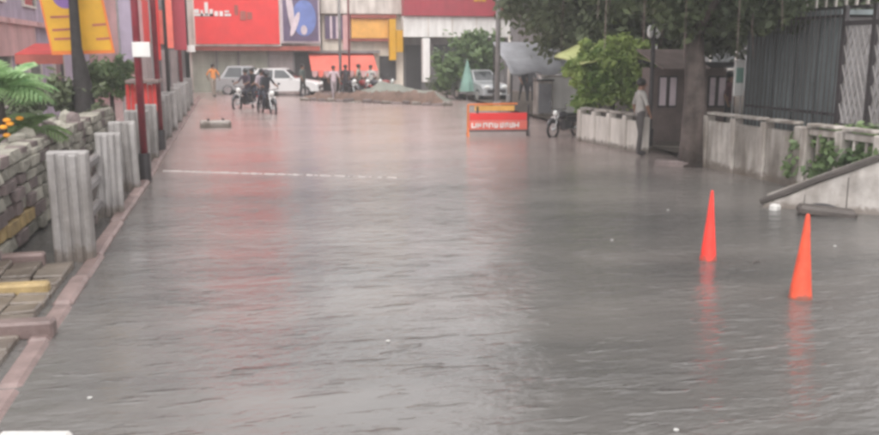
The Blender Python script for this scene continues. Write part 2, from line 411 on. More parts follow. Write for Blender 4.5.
for k in range(len(PY) - 1):
    for zz in (.22, .52, .82):
        L = PY[k + 1] - PY[k] - .10
        link('rail', rm_, rail, (-1.86 - (PY[k] - 10) * .006, (PY[k] + PY[k + 1]) / 2 + .03, zz + random.uniform(-.02, .02)), (random.uniform(-.01, .01), 0, 0), (1, L, 1))

# crest of a speed breaker just showing in the water from the left kerb
a_ = on_z(163, 171, 0); b__ = on_z(402, 178, 0)
b = MB(); N = 90
for i in range(N + 1):
    u = i / N; p = a_.lerp(b__, u); h = .014 * noise.noise(Vector((u * 52, 3, 1))) + .006 - .009 * u
    b.v += [(p.x, p.y - .30, -.06), (p.x, p.y - .05, h), (p.x, p.y + .08, h + .003), (p.x, p.y + .32, -.06)]
for i in range(N):
    for k in range(3): b.f.append((i * 4 + k, i * 4 + k + 1, i * 4 + k + 5, i * 4 + k + 4)); b.m.append(0)
o = b.build('speed_breaker', M['wet_crest'], None, True); o['kind'] = 'structure'

# foreground slabs at lower left
c = on_z(32, 432, .04)
s = MB().box((0, 0, 0), (.42, .20, .14), ch=.02).build('stone_slab', M['scrap']); s.location = (c.x, c.y - .06, -.035); s.rotation_euler = (0, 0, -.22)
tag(s, 'pale flat stone slab in the water at the bottom left corner', 'slab')
c = on_z(22, 322, .12)
s = MB().box((0, 0, 0), (.72, .16, .15), ch=.02).build('step_stone', M['kerb']); s.location = (c.x - .12, c.y, .06); s.rotation_euler = (0, 0, -.04)
tag(s, 'pale step stone laid across the pavement near the left edge', 'step')
for k, (py, mm_, lb) in enumerate(((257, 'kerb', 'grey step stone across the pavement beside the nearest railing post'), (287, 'yellowpaint', 'worn yellow painted step stone between two grey ones at the left edge'))):
    c = on_z(16, py, .10)
    s = MB().box((0, 0, 0), (.60, .15, .15), ch=.02).build('step_stone', M[mm_]); s.location = (c.x - .02, c.y, .06); s.rotation_euler = (0, 0, .03 - .05 * k); tag(s, lb, 'step')
c = on_z(94, 222, .15)
for k, (dy, dz, w) in enumerate(((0, .0, .34), (.05, .14, .28), (.6, 0, .30))):
    s = MB().box((0, 0, 0), (w, .42, .12), ch=.012).build('paver_block', M['stone_dark']); s.location = (-1.98, c.y + dy, .10 + dz); s.rotation_euler = (0, 0, .1 * k)
    tag(s, ('lower dark paving block standing in the first gap of the concrete railing', 'upper dark paving block lying on another in the first railing gap', 'single dark paving block lying beyond the stacked pair in the railing gap')[k], 'block')

# leaf helpers
def leaf_quad(vs, fs, c, size, nrm, rollv):
    n_ = nrm.normalized(); a = n_.cross(rollv); 
    if a.length < 1e-3: a = n_.cross(Vector((1, 0, 0)))
    a.normalize(); b = n_.cross(a); o = len(vs)
    vs += [tuple(c - a * size * .5), tuple(c + b * size * .9 - a * size * .05), tuple(c + a * size * .5), tuple(c - b * size * .9 + a * size * .05)]
    fs.append((o, o + 1, o + 2, o + 3))
def rv(s=1): return Vector((random.gauss(0, s), random.gauss(0, s), random.gauss(0, s)))
def crown(name, blobs, nper, size, m, parent, squash=.75):
    vs = []; fs = []
    for (c, r) in blobs:
        c = Vector(c)
        sub = [(c + Vector((random.uniform(-1, 1) * r, random.uniform(-1, 1) * r, random.uniform(-1, 1) * r * squash)), r * random.uniform(.30, .75)) for _ in range(16)]
        for _ in range(nper):
            cc, rr = random.choice(sub); d = rv().normalized(); q = cc + d * rr * random.random() ** .55 * (1 + .25 * random.gauss(0, 1))
            leaf_quad(vs, fs, q, size * random.uniform(.6, 1.4), d + rv(.6) + Vector((0, 0, .5)), rv())
    me = bpy.data.meshes.new(name); me.from_pydata(vs, [], fs); me.materials.append(m); me.update()
    return link(name, me, parent)
def trunk(name, pts, rs, m, parent, n=12):
    b = MB(); b.tube(pts, rs, n)
    b.v = [tuple(Vector(v) + Vector((1, 1, 0)) * .18 * max(rs) * noise.noise(Vector(v) * 3)) for v in b.v]
    return b.build(name, m, parent, True)

# broad tree trunk on the left with the yellow notice board tied behind it
base = on_x(87, 140, -3.0)
t = thing('street_tree', 'dark trunked street tree standing behind the yellow notice board on the left', 'tree', (base.x, base.y, 0))
trunk('trunk', [(0, 0, 0), (.0, 0, .8), (-.02, 0, 1.6), (-.05, 0, 2.3), (-.06, 0, 3.4), (-.1, .1, 5.5)], [.30, .25, .17, .115, .105, .09], M['bark_dark'], t)
for k in range(5):
    a = k * 1.3; trunk('limb', [(-.1, .1, 4.4 + k * .2), (-.1 + .8 * math.cos(a), .1 + .8 * math.sin(a), 5.6), (-.1 + 1.7 * math.cos(a), .1 + 1.7 * math.sin(a), 6.3)], [.06, .045, .02], M['bark'], t, 8)
crown('crown', [((-.1 + 1.3 * math.cos(k), .1 + 1.3 * math.sin(k * 1.7), 6.3 + .5 * math.sin(k * 2.3)), 1.1) for k in range(7)], 900, .10, LF_DARK, t)

# yellow notice board, tilted, tied to the trunk
YB = base.y + .30
t = thing('notice_board', 'tilted yellow notice board with a purple disc, tied behind the dark tree trunk', 'sign')
def quad(ps, Y, dep, mname, name, par, lab=None):
    ps = [on_y(px, py, Y) for px, py in ps]
    b = MB(); n = len(ps); b.add([(p.x, p.y, p.z) for p in ps] + [(p.x, p.y + dep, p.z) for p in ps],
          [tuple(range(n)), tuple(reversed(range(n, 2 * n)))] + [(i, (i + 1) % n, (i + 1) % n + n, i + n) for i in range(n)])
    o = b.build(name, M[mname], par)
    if lab: o['label'] = lab
    return o
quad([(29, -45), (92, -52), (115, 53), (52, 55)], YB, .03, 'orange_edge', 'frame', t)
quad([(32, -42), (90, -49), (112, 50), (53, 51)], YB - .006, .003, 'yellow', 'face', t)
cx = on_y(65, -4, YB - .012)
b = MB(); b.tube([(cx.x, cx.y, cx.z), (cx.x, cx.y - .006, cx.z)], .24, 28); b.build('disc', M['purple'], t)
for (x0, x1, yy) in ((50, 78, 16), (52, 70, 29), (92, 106, 24), (54, 78, 38), (96, 110, 38)):
    quad([(x0, yy), (x1, yy - 1), (x1 + .4, yy + 1.2), (x0 + .4, yy + 2.2)], YB - .012, .004, 'brown', 'lettering', t)

# palm like garden plant with orange flowers by the wall
def palm(loc, n, L, label, m, group='leafy plants behind the stone wall', stem=.5):
    t = thing('palm_plant', label, 'plant', loc, 0, group)
    trunk('stem', [(0, 0, 0), (.02, 0, stem * .5), (0, .02, stem)], [.06, .05, .04], M['bark'], t, 8)
    for k in range(n):
        a = k * 2.4 + random.uniform(-.3, .3); el = random.uniform(.2, 1.25); l = L * random.uniform(.7, 1.15)
        vs = []; fs = []; p = Vector((0, 0, stem)); d = Vector((math.cos(a) * math.cos(el), math.sin(a) * math.cos(el), math.sin(el)))
        N = 10; pts = []
        for q in range(N + 1):
            pts.append(p.copy()); p = p + d * l / N; d = (d + Vector((0, 0, -.15))).normalized()
        side = d.cross(Vector((0, 0, 1))).normalized()
        for q in range(1, N):
            w = l * .42 * math.sin(PI * (q + .8) / (N + 1)) ; t_ = (pts[q + 1] - pts[q]).normalized()
            for sgn in (-1, 1):
                tip = pts[q] + side * sgn * w + t_ * w * .7 + Vector((0, 0, -.25 * w)); o = len(vs); hw = t_ * l * .032
                vs += [tuple(pts[q] - hw), tuple(pts[q] + hw), tuple((pts[q] + tip) / 2 + hw * 1.1 + Vector((0, 0, .02))), tuple(tip), tuple((pts[q] + tip) / 2 - hw * 1.1)]
                fs.append((o, o + 1, o + 2, o + 3, o + 4))
        me = bpy.data.meshes.new('frond'); me.from_pydata(vs, [], fs); me.materials.append(m); link('frond', me, t)
    return t
p = on_x(0, 110, -3.0)
t1 = palm((p.x, p.y, 1.15), 40, .72, 'bright green palm plant with orange flowers at the left edge', LF_PALM, stem=.55)
for k in range(6):
    b = MB(); b.ball((random.uniform(-.12, .32), random.uniform(-.3, .1), random.uniform(.0, .3)), .042, 7, 5, (1.2, .8, .7)); b.build('flower', M['flower'], t1)
p = on_x(30, 125, -2.75)
palm((p.x, p.y, .95), 11, .5, 'lower palm plant just right of the flowering one', LF_MID, stem=.2)
p = on_x(112, 100, -3.0)
t = thing('round_bush', 'round green bush between the dark tree and the red cloth stall', 'bush', (p.x, p.y, 0))
trunk('trunk', [(0, 0, 0), (0, 0, 1.2)], [.06, .05], M['bark'], t, 8)
crown('crown', [((0, 0, 1.45), .42), ((.15, 0, 1.7), .35), ((-.3, .1, 1.75), .35)], 900, .085, LF_MID, t)
p = on_x(62, 95, -3.4)
t = thing('scrub_bush', 'dark low scrub bush behind the stone wall under the yellow board', 'bush', (p.x, p.y, 0))
trunk('trunk', [(0, 0, 0), (0, 0, .8)], [.05, .04], M['bark'], t, 8)
crown('crown', [((-.4, 0, 1.15), .5), ((.3, 0, 1.15), .45)], 1000, .09, LF_GREY, t)

# maroon posts and other street poles along the left kerb
def post(px, py, r, h, m, label, cat='post', name='banner_post', group='tall posts along the left kerb', X=None, base_h=.5):
    g_ = on_z(px, py, 0); t = thing(name, label, cat, (g_.x, g_.y, 0), 0, group)
    MB().tube([(0, 0, -.1), (0, 0, base_h)], r * 1.5, 12).build('base', M['darkmetal'], t)
    MB().tube([(0, 0, base_h), (0, 0, h)], [r, r * .85], 12).build('pole', m, t, True)
    return t
pA = post(146, 182, .065, 6.2, M['redpole'], 'tall maroon post nearest the viewer, with a small white sign box', name='banner_post')
loc = pA.location
c, d = bxf(132, 42, 150, 57, loc.y - .12, .05)
s = MB().box(c, d, ch=.006).build('sign_box', M['white']); tag(s, 'small white sign box fixed on the nearest maroon post', 'sign')
pB = post(162, 152, .06, 6.4, M['redpole'], 'second tall maroon post, behind the one with the white box')
pC = post(171, 130, .05, 6.4, M['darkmetal'], 'third tall post, darker and thinner than the maroon ones')
pD = post(183, 112, .07, 6.4, M['redpole'], 'farthest maroon post, carrying the hanging maroon banner')
c, d = bxf(172, -30, 185, 50, pD.location.y - .10, .03)
s = MB().box(c, d).build('hanging_banner', M['maroon']); tag(s, 'long maroon banner hanging on the farthest maroon post', 'banner')
c, d = bxf(186, 45, 195, 52, pD.location.y + .1, .05)
s = MB().box(c, d, ch=.005).build('sign_box', M['white']); tag(s, 'tiny white box sign beside the hanging maroon banner', 'sign')
for k, (x0, x1, y0, y1, Y, mn, lb) in enumerate(((118, 131, -50, 62, 27, 'lav', 'tall lavender banner hanging left of the maroon posts'),
          (134, 141, -50, 46, 27.5, 'pinkwall', 'narrow pink banner between lavender banner and nearest maroon post'),
          (150, 158, -50, 60, 29, 'red', 'bright red banner hanging between the first two maroon posts'),
          (164, 171, -50, 48, 33, 'salmon', 'salmon banner hanging beyond the second maroon post'))):
    t = thing('tall_banner', lb, 'banner', (0, 0, 0), 0, 'tall banners along the left side')
    c, d = bxf(x0, y0, x1, y1, Y, .03); MB().box(c, d).build('cloth', M[mn], t)
    MB().tube([(c[0] - d[0] / 2 - .03, Y + .02, 0), (c[0] - d[0] / 2 - .03, Y + .02, c[2] + d[2] / 2)], .03, 8).build('pole', M['greypole'], t)

# red cloth stall behind the fence
t = thing('cloth_stall', 'market stall hung with red cloth behind the concrete railing', 'stall')
c, d = bxf(126, 84, 157, 112, 19.5, .9); 
for k in range(7):
    w7 = d[0] / 7; MB().box((c[0] - d[0] / 2 + (k + .5) * w7, 19.5 + .03 * (k % 2), c[2] + .015 * math.sin(k * 2.1)), (w7 - .012, .04, d[2]), rz=.25 * (1 if k % 2 else -1), ch=.01).build('cloth_fold', M['redcloth'], t)
c2, d2 = bxf(125, 80, 158, 83.5, 19.3, 1.3); MB().box(c2, d2, ch=.01).build('counter_top', M['browncloth'], t)
for sx in (-1, 1): MB().box((c[0] + sx * d[0] * .45, 19.4, c[2] - d[2] / 2 - .3), (.05, .05, .7)).build('leg', M['darkmetal'], t)

# left side buildings
def win(par, c, d, fm='offwhite', axis='x'):
    """window: frame (part) > pane"""
    t_ = .06; b = MB()
    if axis == 'x':
        w = d[1]; h = d[2]; x = c[0]
        for s_ in (-1, 1):
            b.box((x, c[1] + s_ * (w / 2 - t_ / 2), c[2]), (.08, t_, h)); b.box((x, c[1], c[2] + s_ * (h / 2 - t_ / 2)), (.078, w - 2 * t_, t_))
        f = b.build('window', M[fm], par); MB().box((x - .02, c[1], c[2]), (.01, w - 2 * t_, h - 2 * t_)).build('pane', M['glass'], f)
    else:
        w = d[0]; h = d[2]; y_ = c[1]
        for s_ in (-1, 1):
            b.box((c[0] + s_ * (w / 2 - t_ / 2), y_, c[2]), (t_, .08, h)); b.box((c[0], y_, c[2] + s_ * (h / 2 - t_ / 2)), (w - 2 * t_, .078, t_))
        f = b.build('window', M[fm], par); MB().box((c[0], y_ + .02, c[2]), (w - 2 * t_, .01, h - 2 * t_)).build('pane', M['glass'], f)
    return f
t = thing('lavender_building', 'lavender grey building at far left behind the palm plant', 'building')
MB().box((-9.1, 29, 4), (6, 22, 8)).build('wall', M['lav'], t)
for k in range(5):
    for zz in (1.5, 4.3, 6.8): win(t, (-6.06, 21.5 + k * 3.8, zz), (0, 1.7, 1.5))
for k in range(6): MB().box((-5.98, 20 + k * 3.6, 3.05), (.3, 3.4, .14)).build('ledge', M['pinkwall'], t)
MB().box((-6.0, 25.5, 2.55), (.12, 7, .9)).build('pink_sign_panel', M['pinkwall'], t)
t = thing('red_shop_building', 'shop building with red and pink fascias beyond the maroon posts on the left', 'building')
MB().box((-7.6, 44.2, 4), (7, 8.1, 8)).build('wall', M['pinkwall'], t)
for k in range(3):
    MB().box((-4.0, 41.5 + k * 2.6, 3.6), (.14, 2.5, 2.0)).build('red_fascia', M['red'], t)
    MB().box((-4.04, 41.5 + k * 2.6, 1.2), (.1, 2.2, 2.3)).build('shutter', M['shutter2'], t)
# red awning stall at far left
c, d = bxf(19, 44, 66, 60, 20, .1)
t = thing('red_canopy', 'red canopy on posts at far left, seen under the yellow board', 'canopy')
b = MB(); x0, x1 = c[0] - d[0] / 2, c[0] + d[0] / 2; z0, z1 = c[2] - d[2] / 2, c[2] + d[2] / 2
b.prism([(19.6, z0 + .10), (19.6, z0 + .13), (21.6, z1 + .03), (21.6, z1)], x0, x1, 'x'); b.build('cloth', M['redcloth'], t)
MB().box((c[0], 19.6, z0 + .02), (x1 - x0, .03, .20)).build('valance', M['brown'], t)
for xx in (x0 + .04, x1 - .04): MB().tube([(xx, 19.65, 0), (xx, 19.65, z0 + .1)], .03, 8).build('post', M['darkmetal'], t)

# ------------------------------------------------------------------ FAR END OF THE STREET
YF = 50.0
def fbox(px0, py0, px1, py1, Y, dep, m, name, par, ch=0, lab=None):
    c, d = bxf(px0, py0, px1, py1, Y, dep); o = MB().box(c, d, ch=ch).build(name, M[m], par)
    if lab: o['label'] = lab
    return o
# 1. shuttered shops under the red billboard
t = thing('shuttered_shops', 'row of shuttered shops under the large red billboard at the street end', 'building')
fbox(184, -180, 320, 96, YF + .3, 8, 'offwhite', 'wall', t)
fbox(140, -30, 183.5, 96, YF + .8, 8, 'greywall', 'side_wing', t)
for x0 in (144, 153, 162, 171): fbox(x0, 50, x0 + 6.5, 93, YF + .72, .07, 'shutter2', 'shutter', t)
fbox(140, 10, 183, 44, YF + .6, .19, 'salmon', 'signboard', t)
for k, (x0, x1, mn) in enumerate(((193, 216, 'shutter'), (218, 238, 'shutter'), (241, 268, 'shutter'), (270, 293, 'shutter2'))):
    cc, dd = bxf(x0, 51, x1, 93, YF + .22, .06); sh = MB()
    n = 12
    for q in range(n): sh.box((cc[0], YF + .23 + (.02 if q % 2 else 0), cc[2] - dd[2] / 2 + (q + .5) * dd[2] / n), (dd[0], .06, dd[2] / n * .98))
    sh.build('shutter', M[mn], t)
    fbox(x1 + .3, 50, x1 + 1.8, 94, YF + .1, .18, 'greywall', 'pier', t)
fbox(188, 46, 320, 50.5, YF - .5, .78, 'brown', 'canopy', t)
fbox(295, 52, 318, 93, YF + .2, .08, 'dark', 'doorway', t)
# billboard
t = thing('red_billboard', 'large red billboard with pale lettering above the shuttered shops', 'billboard')
fbox(190, -120, 278.5, 46, YF - .62, .1, 'offwhite', 'frame', t)
fbox(191.5, -118, 277, 44, YF - .70, .06, 'red', 'face', t)
for (x0, y0, x1, y1) in ((194, 9, 199, 13), (200.5, 10, 203, 16), (204.5, 2, 208, 15), (209.5, 9, 213, 16), (194, 13.5, 213, 16), (214.5, 11, 218, 16), (219.5, 11, 223, 16), (224.5, 10.5, 229, 12.3), (224.5, 13.6, 231, 16)):
    fbox(x0, y0, x1, y1, YF - .74, .03, 'white', 'lettering', t)
for (x0, y0, x1, y1) in ((234.5, 5, 238, 15), (240, 11, 246, 20), (247, 12, 252, 19)):
    fbox(x0, y0, x1, y1, YF - .74, .03, 'brown', 'printed_mark', t)
# violet poster board
t = thing('violet_poster', 'tall violet and blue poster board right of the red billboard', 'poster')
fbox(279.5, -60, 319, 43, YF - .60, .1, 'skin_print', 'frame', t)
fbox(282, -57, 317.5, 41, YF - .66, .05, 'violetdark', 'face', t)
def blob(px, py, rx, ry, Y, m, name, par, rot=0):
    p = on_y(px, py, Y); k = 48. / 850 * 1.04; n = 20; ps = []
    for i in range(n):
        a = 2 * PI * i / n; xx = rx * math.cos(a); yy = ry * math.sin(a)
        ps.append((p.x + k * (xx * math.cos(rot) - yy * math.sin(rot)), p.z + k * (xx * math.sin(rot) + yy * math.cos(rot))))
    MB().prism(ps, Y, Y - .02, 'y').build(name, M[m], par)
blob(304, 18, 11.5, 17, YF - .67, 'blue', 'blue_print', t)
blob(290, 8, 3, 22, YF - .69, 'skin_print', 'pale_print', t, .12)
blob(295, 24, 2.6, 12, YF - .70, 'skin_print', 'pale_print', t, -.35)
blob(304, 30, 3, 4.5, YF - .70, 'skin_print', 'pale_print', t)
# 2. cream building with amber signs
t = thing('cream_building', 'cream two storey building with an amber sign above the salmon awning', 'building')
fbox(320.5, -45, 403, 98, YF + .3, 8, 'cream', 'wall', t)
fbox(320.5, -8, 402, 13.5, YF - .1, .36, 'offwhite', 'parapet_band', t)
fbox(325, 15.5, 346, 39, YF + .1, .16, 'violetdark', 'window', t)
for x0 in (330, 336): fbox(x0, 16, x0 + 2.2, 38.6, YF + .04, .05, 'skin_print', 'mullion', t)
fbox(343, 14.5, 350, 50, YF - .02, .3, 'pinkwall', 'pilaster', t)
fbox(351, 14.5, 396, 18.2, YF - .25, .5, 'brown', 'sign_hood', t)
fbox(351.5, 18.7, 388, 38, YF - .1, .3, 'yellow2', 'amber_sign', t)
fbox(350, 38.5, 392, 41, YF - .18, .4, 'brown', 'sign_sill', t)
fbox(380, 56, 396, 80, YF + .1, .16, 'dark', 'doorway', t)
t_c = t
for (x0, y0, x1, y1, r_) in ((389.5, 19, 396, 60, 0), (396.5, 30, 403, 52, 0)):
    fbox(x0, y0, x1, y1, YF - .45, .3, 'yellow', 'yellow_column', t)
# salmon awning
t = thing('salmon_awning', 'salmon red awning over the shop front with people beneath', 'awning')
c, d = bxf(311, 53, 377, 76, YF - 1.4, .1); x0, x1 = c[0] - d[0] / 2, c[0] + d[0] / 2; z0, z1 = c[2] - d[2] / 2, c[2] + d[2] / 2
MB().prism([(YF - 1.7, z0 + .28), (YF - 1.7, z0 + .33), (YF + .15, z1 + .05), (YF + .15, z1)], x0, x1, 'x').build('cloth', M['salmon'], t)
for k in range(11):
    w = (x1 - x0) / 11; MB().prism([(x0 + k * w + .01, z0 + .30), (x0 + (k + 1) * w - .01, z0 + .30), (x0 + (k + 1) * w - .04, z0 + .02), (x0 + (k + .5) * w, z0 - .06), (x0 + k * w + .04, z0 + .02)], YF - 1.72, YF - 1.70, 'y').build('scallop', M['salmon' if k % 2 else 'pinkwall'], t)
fbox(309, 50.5, 380, 53, YF - .3, .55, 'greywall', 'top_rail', t)
fbox(321, 78, 376, 97, YF + .15, .1, 'dark', 'shop_opening', t_c)
# poles in front
def farpole(px, pyb, h, r, m, label, name='street_pole'):
    g_ = on_z(px, pyb, 0); t_ = thing(name, label, 'pole', (g_.x, g_.y, 0), 0, 'poles at the far end of the street')
    MB().tube([(0, 0, 0), (0, 0, .4)], r * 1.6, 10).build('base', M['greypole'], t_)
    MB().tube([(0, 0, .4), (0, 0, h)], [r, r * .8], 10).build('pole', m, t_, True); return t_
farpole(341, 99, 8, .07, M['greypole'], 'grey pole rising past the violet window of the cream building')
farpole(350, 99, 8, .05, M['redpole'], 'thin maroon pole beside the amber sign')
farpole(497, 112, 8.5, .10, M['greypole'], 'tall grey pole behind the red barricade')
farpole(508.5, 104, 2.9, .07, M['offwhite'], 'short pale pole right of the tall grey one')

# 3. maroon and white fascia building
t = thing('maroon_fascia_building', 'building with a maroon fascia above a white band, behind the green tree', 'building')
fbox(404, -42, 560, 98, YF + .3, 9, 'greywall', 'wall', t)
fbox(404, -40, 541, 16, YF - .9, 1.15, 'maroon', 'maroon_fascia', t)
fbox(403.5, 16.5, 546, 37, YF - .7, .95, 'white', 'white_band', t)
for k in range(1, 6): fbox(404 + k * 24, 16.8, 405 + k * 24, 36.6, YF - .74, .03, 'offwhite', 'band_joint', t)
for (x0, x1) in ((474, 478), (479, 481), (482, 486)): fbox(x0, -4, x1, 1.5, YF - .94, .03, 'yellow', 'lettering', t)
fbox(423, 38, 430, 82, YF - 1.0, .45, 'white', 'white_column', t, .02)
fbox(406, 45, 421, 90, YF + .2, .06, 'dark', 'doorway', t)
fbox(434, 45, 470, 70, YF + .2, .06, 'glass', 'shop_window', t)
fbox(540, 38, 556, 70, YF + .2, .06, 'glass', 'shop_window', t)
# grey tarpaulin lean-to
t = thing('tarpaulin_shelter', 'dark grey tarpaulin shelter left of the lime awning', 'shelter')
c, d = bxf(511, 42, 572, 74, 31, .1); x0, x1 = c[0] - d[0] / 2, c[0] + d[0] / 2; z0, z1 = c[2] - d[2] / 2, c[2] + d[2] / 2
b = MB(); N = 14
for j in range(7):
    for i in range(N + 1):
        u = i / N; v = j / 6; b.v.append((x0 + (x1 - x0) * u, 31 + v * 2.4, z0 + (z1 - z0) * (v ** .7) - .06 * math.sin(u * PI * 4) * (1 - v) - .1 * math.sin(PI * v)))
for j in range(6):
    for i in range(N): k = j * (N + 1) + i; b.f.append((k, k + 1, k + N + 2, k + N + 1)); b.m.append(0)
tp = b.build('sheet', M['tarp'], t, True); sd = tp.modifiers.new('s', 'SOLIDIFY'); sd.thickness = .03
for xx in (x0 + .05, (x0 + x1) / 2, x1 - .05): MB().tube([(xx, 31.05, 0), (xx, 31.05, z0)], .035, 8).build('post', M['darkmetal'], t)
for xx in (x0 + .05, x1 - .05): MB().tube([(xx, 33.35, 0), (xx, 33.35, z1 - .05)], .035, 8).build('post', M['darkmetal'], t)
# cream low wall by it
t = thing('boundary_wall', 'pale painted low wall under the grey tarpaulin shelter', 'wall')
c, d = bxf(541, 77, 580, 108, 28, .25); MB().box((c[0], c[1], (c[2] + d[2] / 2) / 2), (d[0], .25, c[2] + d[2] / 2)).build('wall_body', M['white'], t)
MB().box((c[0], c[1], c[2] + d[2] / 2 + .03), (d[0] + .06, .33, .06)).build('coping', M['concrete'], t)
c, d = bxf(530, 82, 545, 101, 28.5, .5)
t = thing('junction_box', 'dark grey street cabinet at the left end of the pale low wall', 'cabinet', (c[0], 28.7, 0))
MB().box((-.06, -.9, .62), (d[0], .45, 1.24), ch=.02).build('body', M['concrete'], t)
MB().box((-.06, -1.14, .66), (d[0] * .86, .03, 1.0), ch=.01).build('door', M['tarp'], t)
MB().box((-.06, -.9, 1.27), (d[0] + .06, .52, .05)).build('top', M['darkmetal'], t)

# low heap covered by greenish tarpaulin, and the rubble bank along the water edge
g_ = on_z(402, 103, 0)
b = MB(); nx_, ny_ = 40, 14; L = 5.6
for j in range(ny_ + 1):
    for i in range(nx_ + 1):
        u = i / nx_; v = j / ny_; e = math.sin(PI * v) ** .6 * min(1, u * 5, (1 - u) * 5)
        prof = .25 + .95 * math.exp(-((u - .42) / .22) ** 2) + .45 * math.exp(-((u - .8) / .15) ** 2)
        h = .84 * e * prof * (.9 + .35 * noise.noise(Vector((u * 7, v * 3, 0)))) - .05
        b.v.append(((u - .5) * L, v * 2.2, h))
for j in range(ny_):
    for i in range(nx_): k = j * (nx_ + 1) + i; b.f.append((k, k + 1, k + nx_ + 2, k + nx_ + 1)); b.m.append(0)
hp = b.build('covered_heap', M['heap2'], None, True); hp.location = (g_.x + .1, g_.y + 1.0, 0)
tag(hp, 'mound covered by a dull green tarpaulin behind the rubble bank', 'mound')
g0 = on_z(300, 100, 0); g1 = on_z(452, 106, 0)
b = MB(); N = 80
for j in range(7):
    for i in range(N + 1):
        u = i / N; v = j / 6; p = g0.lerp(g1, u)
        h = math.sin(PI * v) * (.26 + .30 * min(1, u * 1.6)) * (1 + .45 * noise.noise(Vector((u * 17, v * 5, 5))) + .3 * noise.noise(Vector((u * 60, v * 12, 2)))) * min(1, u * 12, (1 - u) * 12) - .03
        b.v.append((p.x, p.y + v * 1.3, h))
for j in range(6):
    for i in range(N): k = j * (N + 1) + i; b.f.append((k, k + 1, k + N + 2, k + N + 1)); b.m.append(0)
o = b.build('rubble_bank', M['heap'], None, True); stuff(o); tag(o, 'low brown bank of rubble along the far edge of the floodwater', 'rubble')
# broken dark kerb blocks in the bank
for k in range(16):
    u = (k + .5) / 16; p = g0.lerp(g1, u)
    o = MB().box((0, 0, 0), (random.uniform(.3, .55), .22, random.uniform(.14, .26)), ch=.05).build('kerb_block', M['stone_dark'] if k % 3 else M['concrete2']); o.location = (p.x, p.y - .1, .02 + random.uniform(-.02, .05)); o.rotation_euler = (random.uniform(-.1, .1), random.uniform(-.1, .1), random.uniform(-.15, .15))
    tag(o, 'broken kerb block in the row lying in front of the far rubble bank', 'kerb block', 'broken kerb blocks at the far water edge')

# half sunk block left of the motorcycles
g_ = on_z(216, 128, 0)
t = thing('sunken_block', 'low grey concrete block half under water left of the motorcycles', 'block', (g_.x, g_.y, 0), .05)
MB().box((0, .25, .03), (.9, .55, .34), ch=.04).build('block_body', M['concrete2'], t)
for sx in (-.2, .22): MB().tube([(sx, .25, .2), (sx, .25, .27)], .035, 8).build('lifting_hook', M['darkmetal'], t)

# ------------------------------------------------------------------ TREES AND SHRUBS
g_ = on_z(474, 99, 0)
t = thing('small_tree', 'small bushy green tree in front of the maroon and white building', 'tree', (g_.x, g_.y, 0))
trunk('trunk', [(0, 0, 0), (.05, 0, .8), (0, 0, 1.8)], [.10, .08, .05], M['bark'], t, 8)
crown('crown', [((0, 0, 2.1), .95), ((-.9, 0, 1.4), .8), ((.55, 0, 1.7), .7), ((-.3, 0, .9), .8), ((.1, 0, 2.6), .55)], 1000, .15, LF_MID, t)
g_ = on_z(447, 98, 0)
t = thing('small_shrub', 'pale green shrub beside the white column at the far end', 'shrub', (g_.x, g_.y, 0))
trunk('trunk', [(0, 0, 0), (0, 0, .7)], [.05, .04], M['bark'], t, 8)
crown('crown', [((0, 0, .9), .6), ((.1, 0, 1.3), .4)], 900, .12, LF_GREY, t)

def big_tree(px, py, label, th, hz, blobs, lm, nper, bark='bark', r=.3, leaf=.13, roots=0, group='large trees behind the right wall', lean=(0, 0)):
    g_ = on_z(px, py, 0) if not isinstance(px, tuple) else Vector((*px, 0))
    t = thing('large_tree', label, 'tree', (g_.x, g_.y, 0), 0, group)
    L = Vector((lean[0], lean[1], 0))
    trunk('trunk', [Vector((0, 0, -.1)), Vector((0, 0, .5)) + L * .1, Vector((.03, 0, 1.5)) + L * .4, Vector((0, .05, hz)) + L], [r * 1.25, r * 1.02, r * .9, r * .75], M[bark], t, 14)
    top = Vector((0, .05, hz)) + L
    for k, (c, rr) in enumerate(blobs):
        c = Vector(c); mid = (top + c) / 2 + Vector((0, 0, .3))
        trunk('limb', [top - Vector((0, 0, .25)), mid, c], [r * .38, r * .24, r * .08], M[bark], t, 7)
    crown('crown', blobs, nper, leaf, lm, t)
    if roots:
        b = MB()
        for k in range(roots):
            c, rr = random.choice(blobs); x = c[0] + random.uniform(-rr, rr); y_ = c[1] + random.uniform(-rr, rr) * .6; z1_ = c[2]; z0_ = random.uniform(2.0, 3.1)
            if z0_ < z1_: b.tube([(x, y_, z1_), (x + random.uniform(-.05, .05), y_, (z0_ + z1_) / 2), (x + random.uniform(-.08, .08), y_, z0_)], [.018, .014, .006], 4)
        o = b.build('aerial_roots', M[bark], t); o['kind'] = 'stuff'
    return t
def ring(n, rad, z0, z1, rr, cx=0, cy=0):
    o = []
    for k in range(n):
        a = k * 2.4; q = rad * math.sqrt((k + .5) / n); o.append(((cx + q * math.cos(a), cy + q * math.sin(a), random.uniform(z0, z1)), rr * random.uniform(.8, 1.2)))
    return o
big_tree(692, 166, 'large spreading tree with a thick pale trunk standing at the wall gap', 1, 2.7,
         ring(18, 3.3, 4.1, 7.0, 1.1, .5, .6) + [((1.9, .2, 3.3), .7), ((-.1, .3, 3.15), .6), ((.8, -.4, 3.2), .6)], LF_DARK, 2600, 'bark_pale', .23, .10, 26, lean=(-.05, .1))
big_tree((15.3, 31.0), 0, 'large tree leaning over the grey tarpaulin shelter', 1, 3.0,
         ring(16, 3.5, 4.0, 9.0, 1.4) + [((-3.0, 0, 3.9), 1.1), ((-1.6, -.5, 3.6), 1.1), ((0, -1, 3.4), 1.0)], LF_DARK, 2600, 'bark', .3, .15)
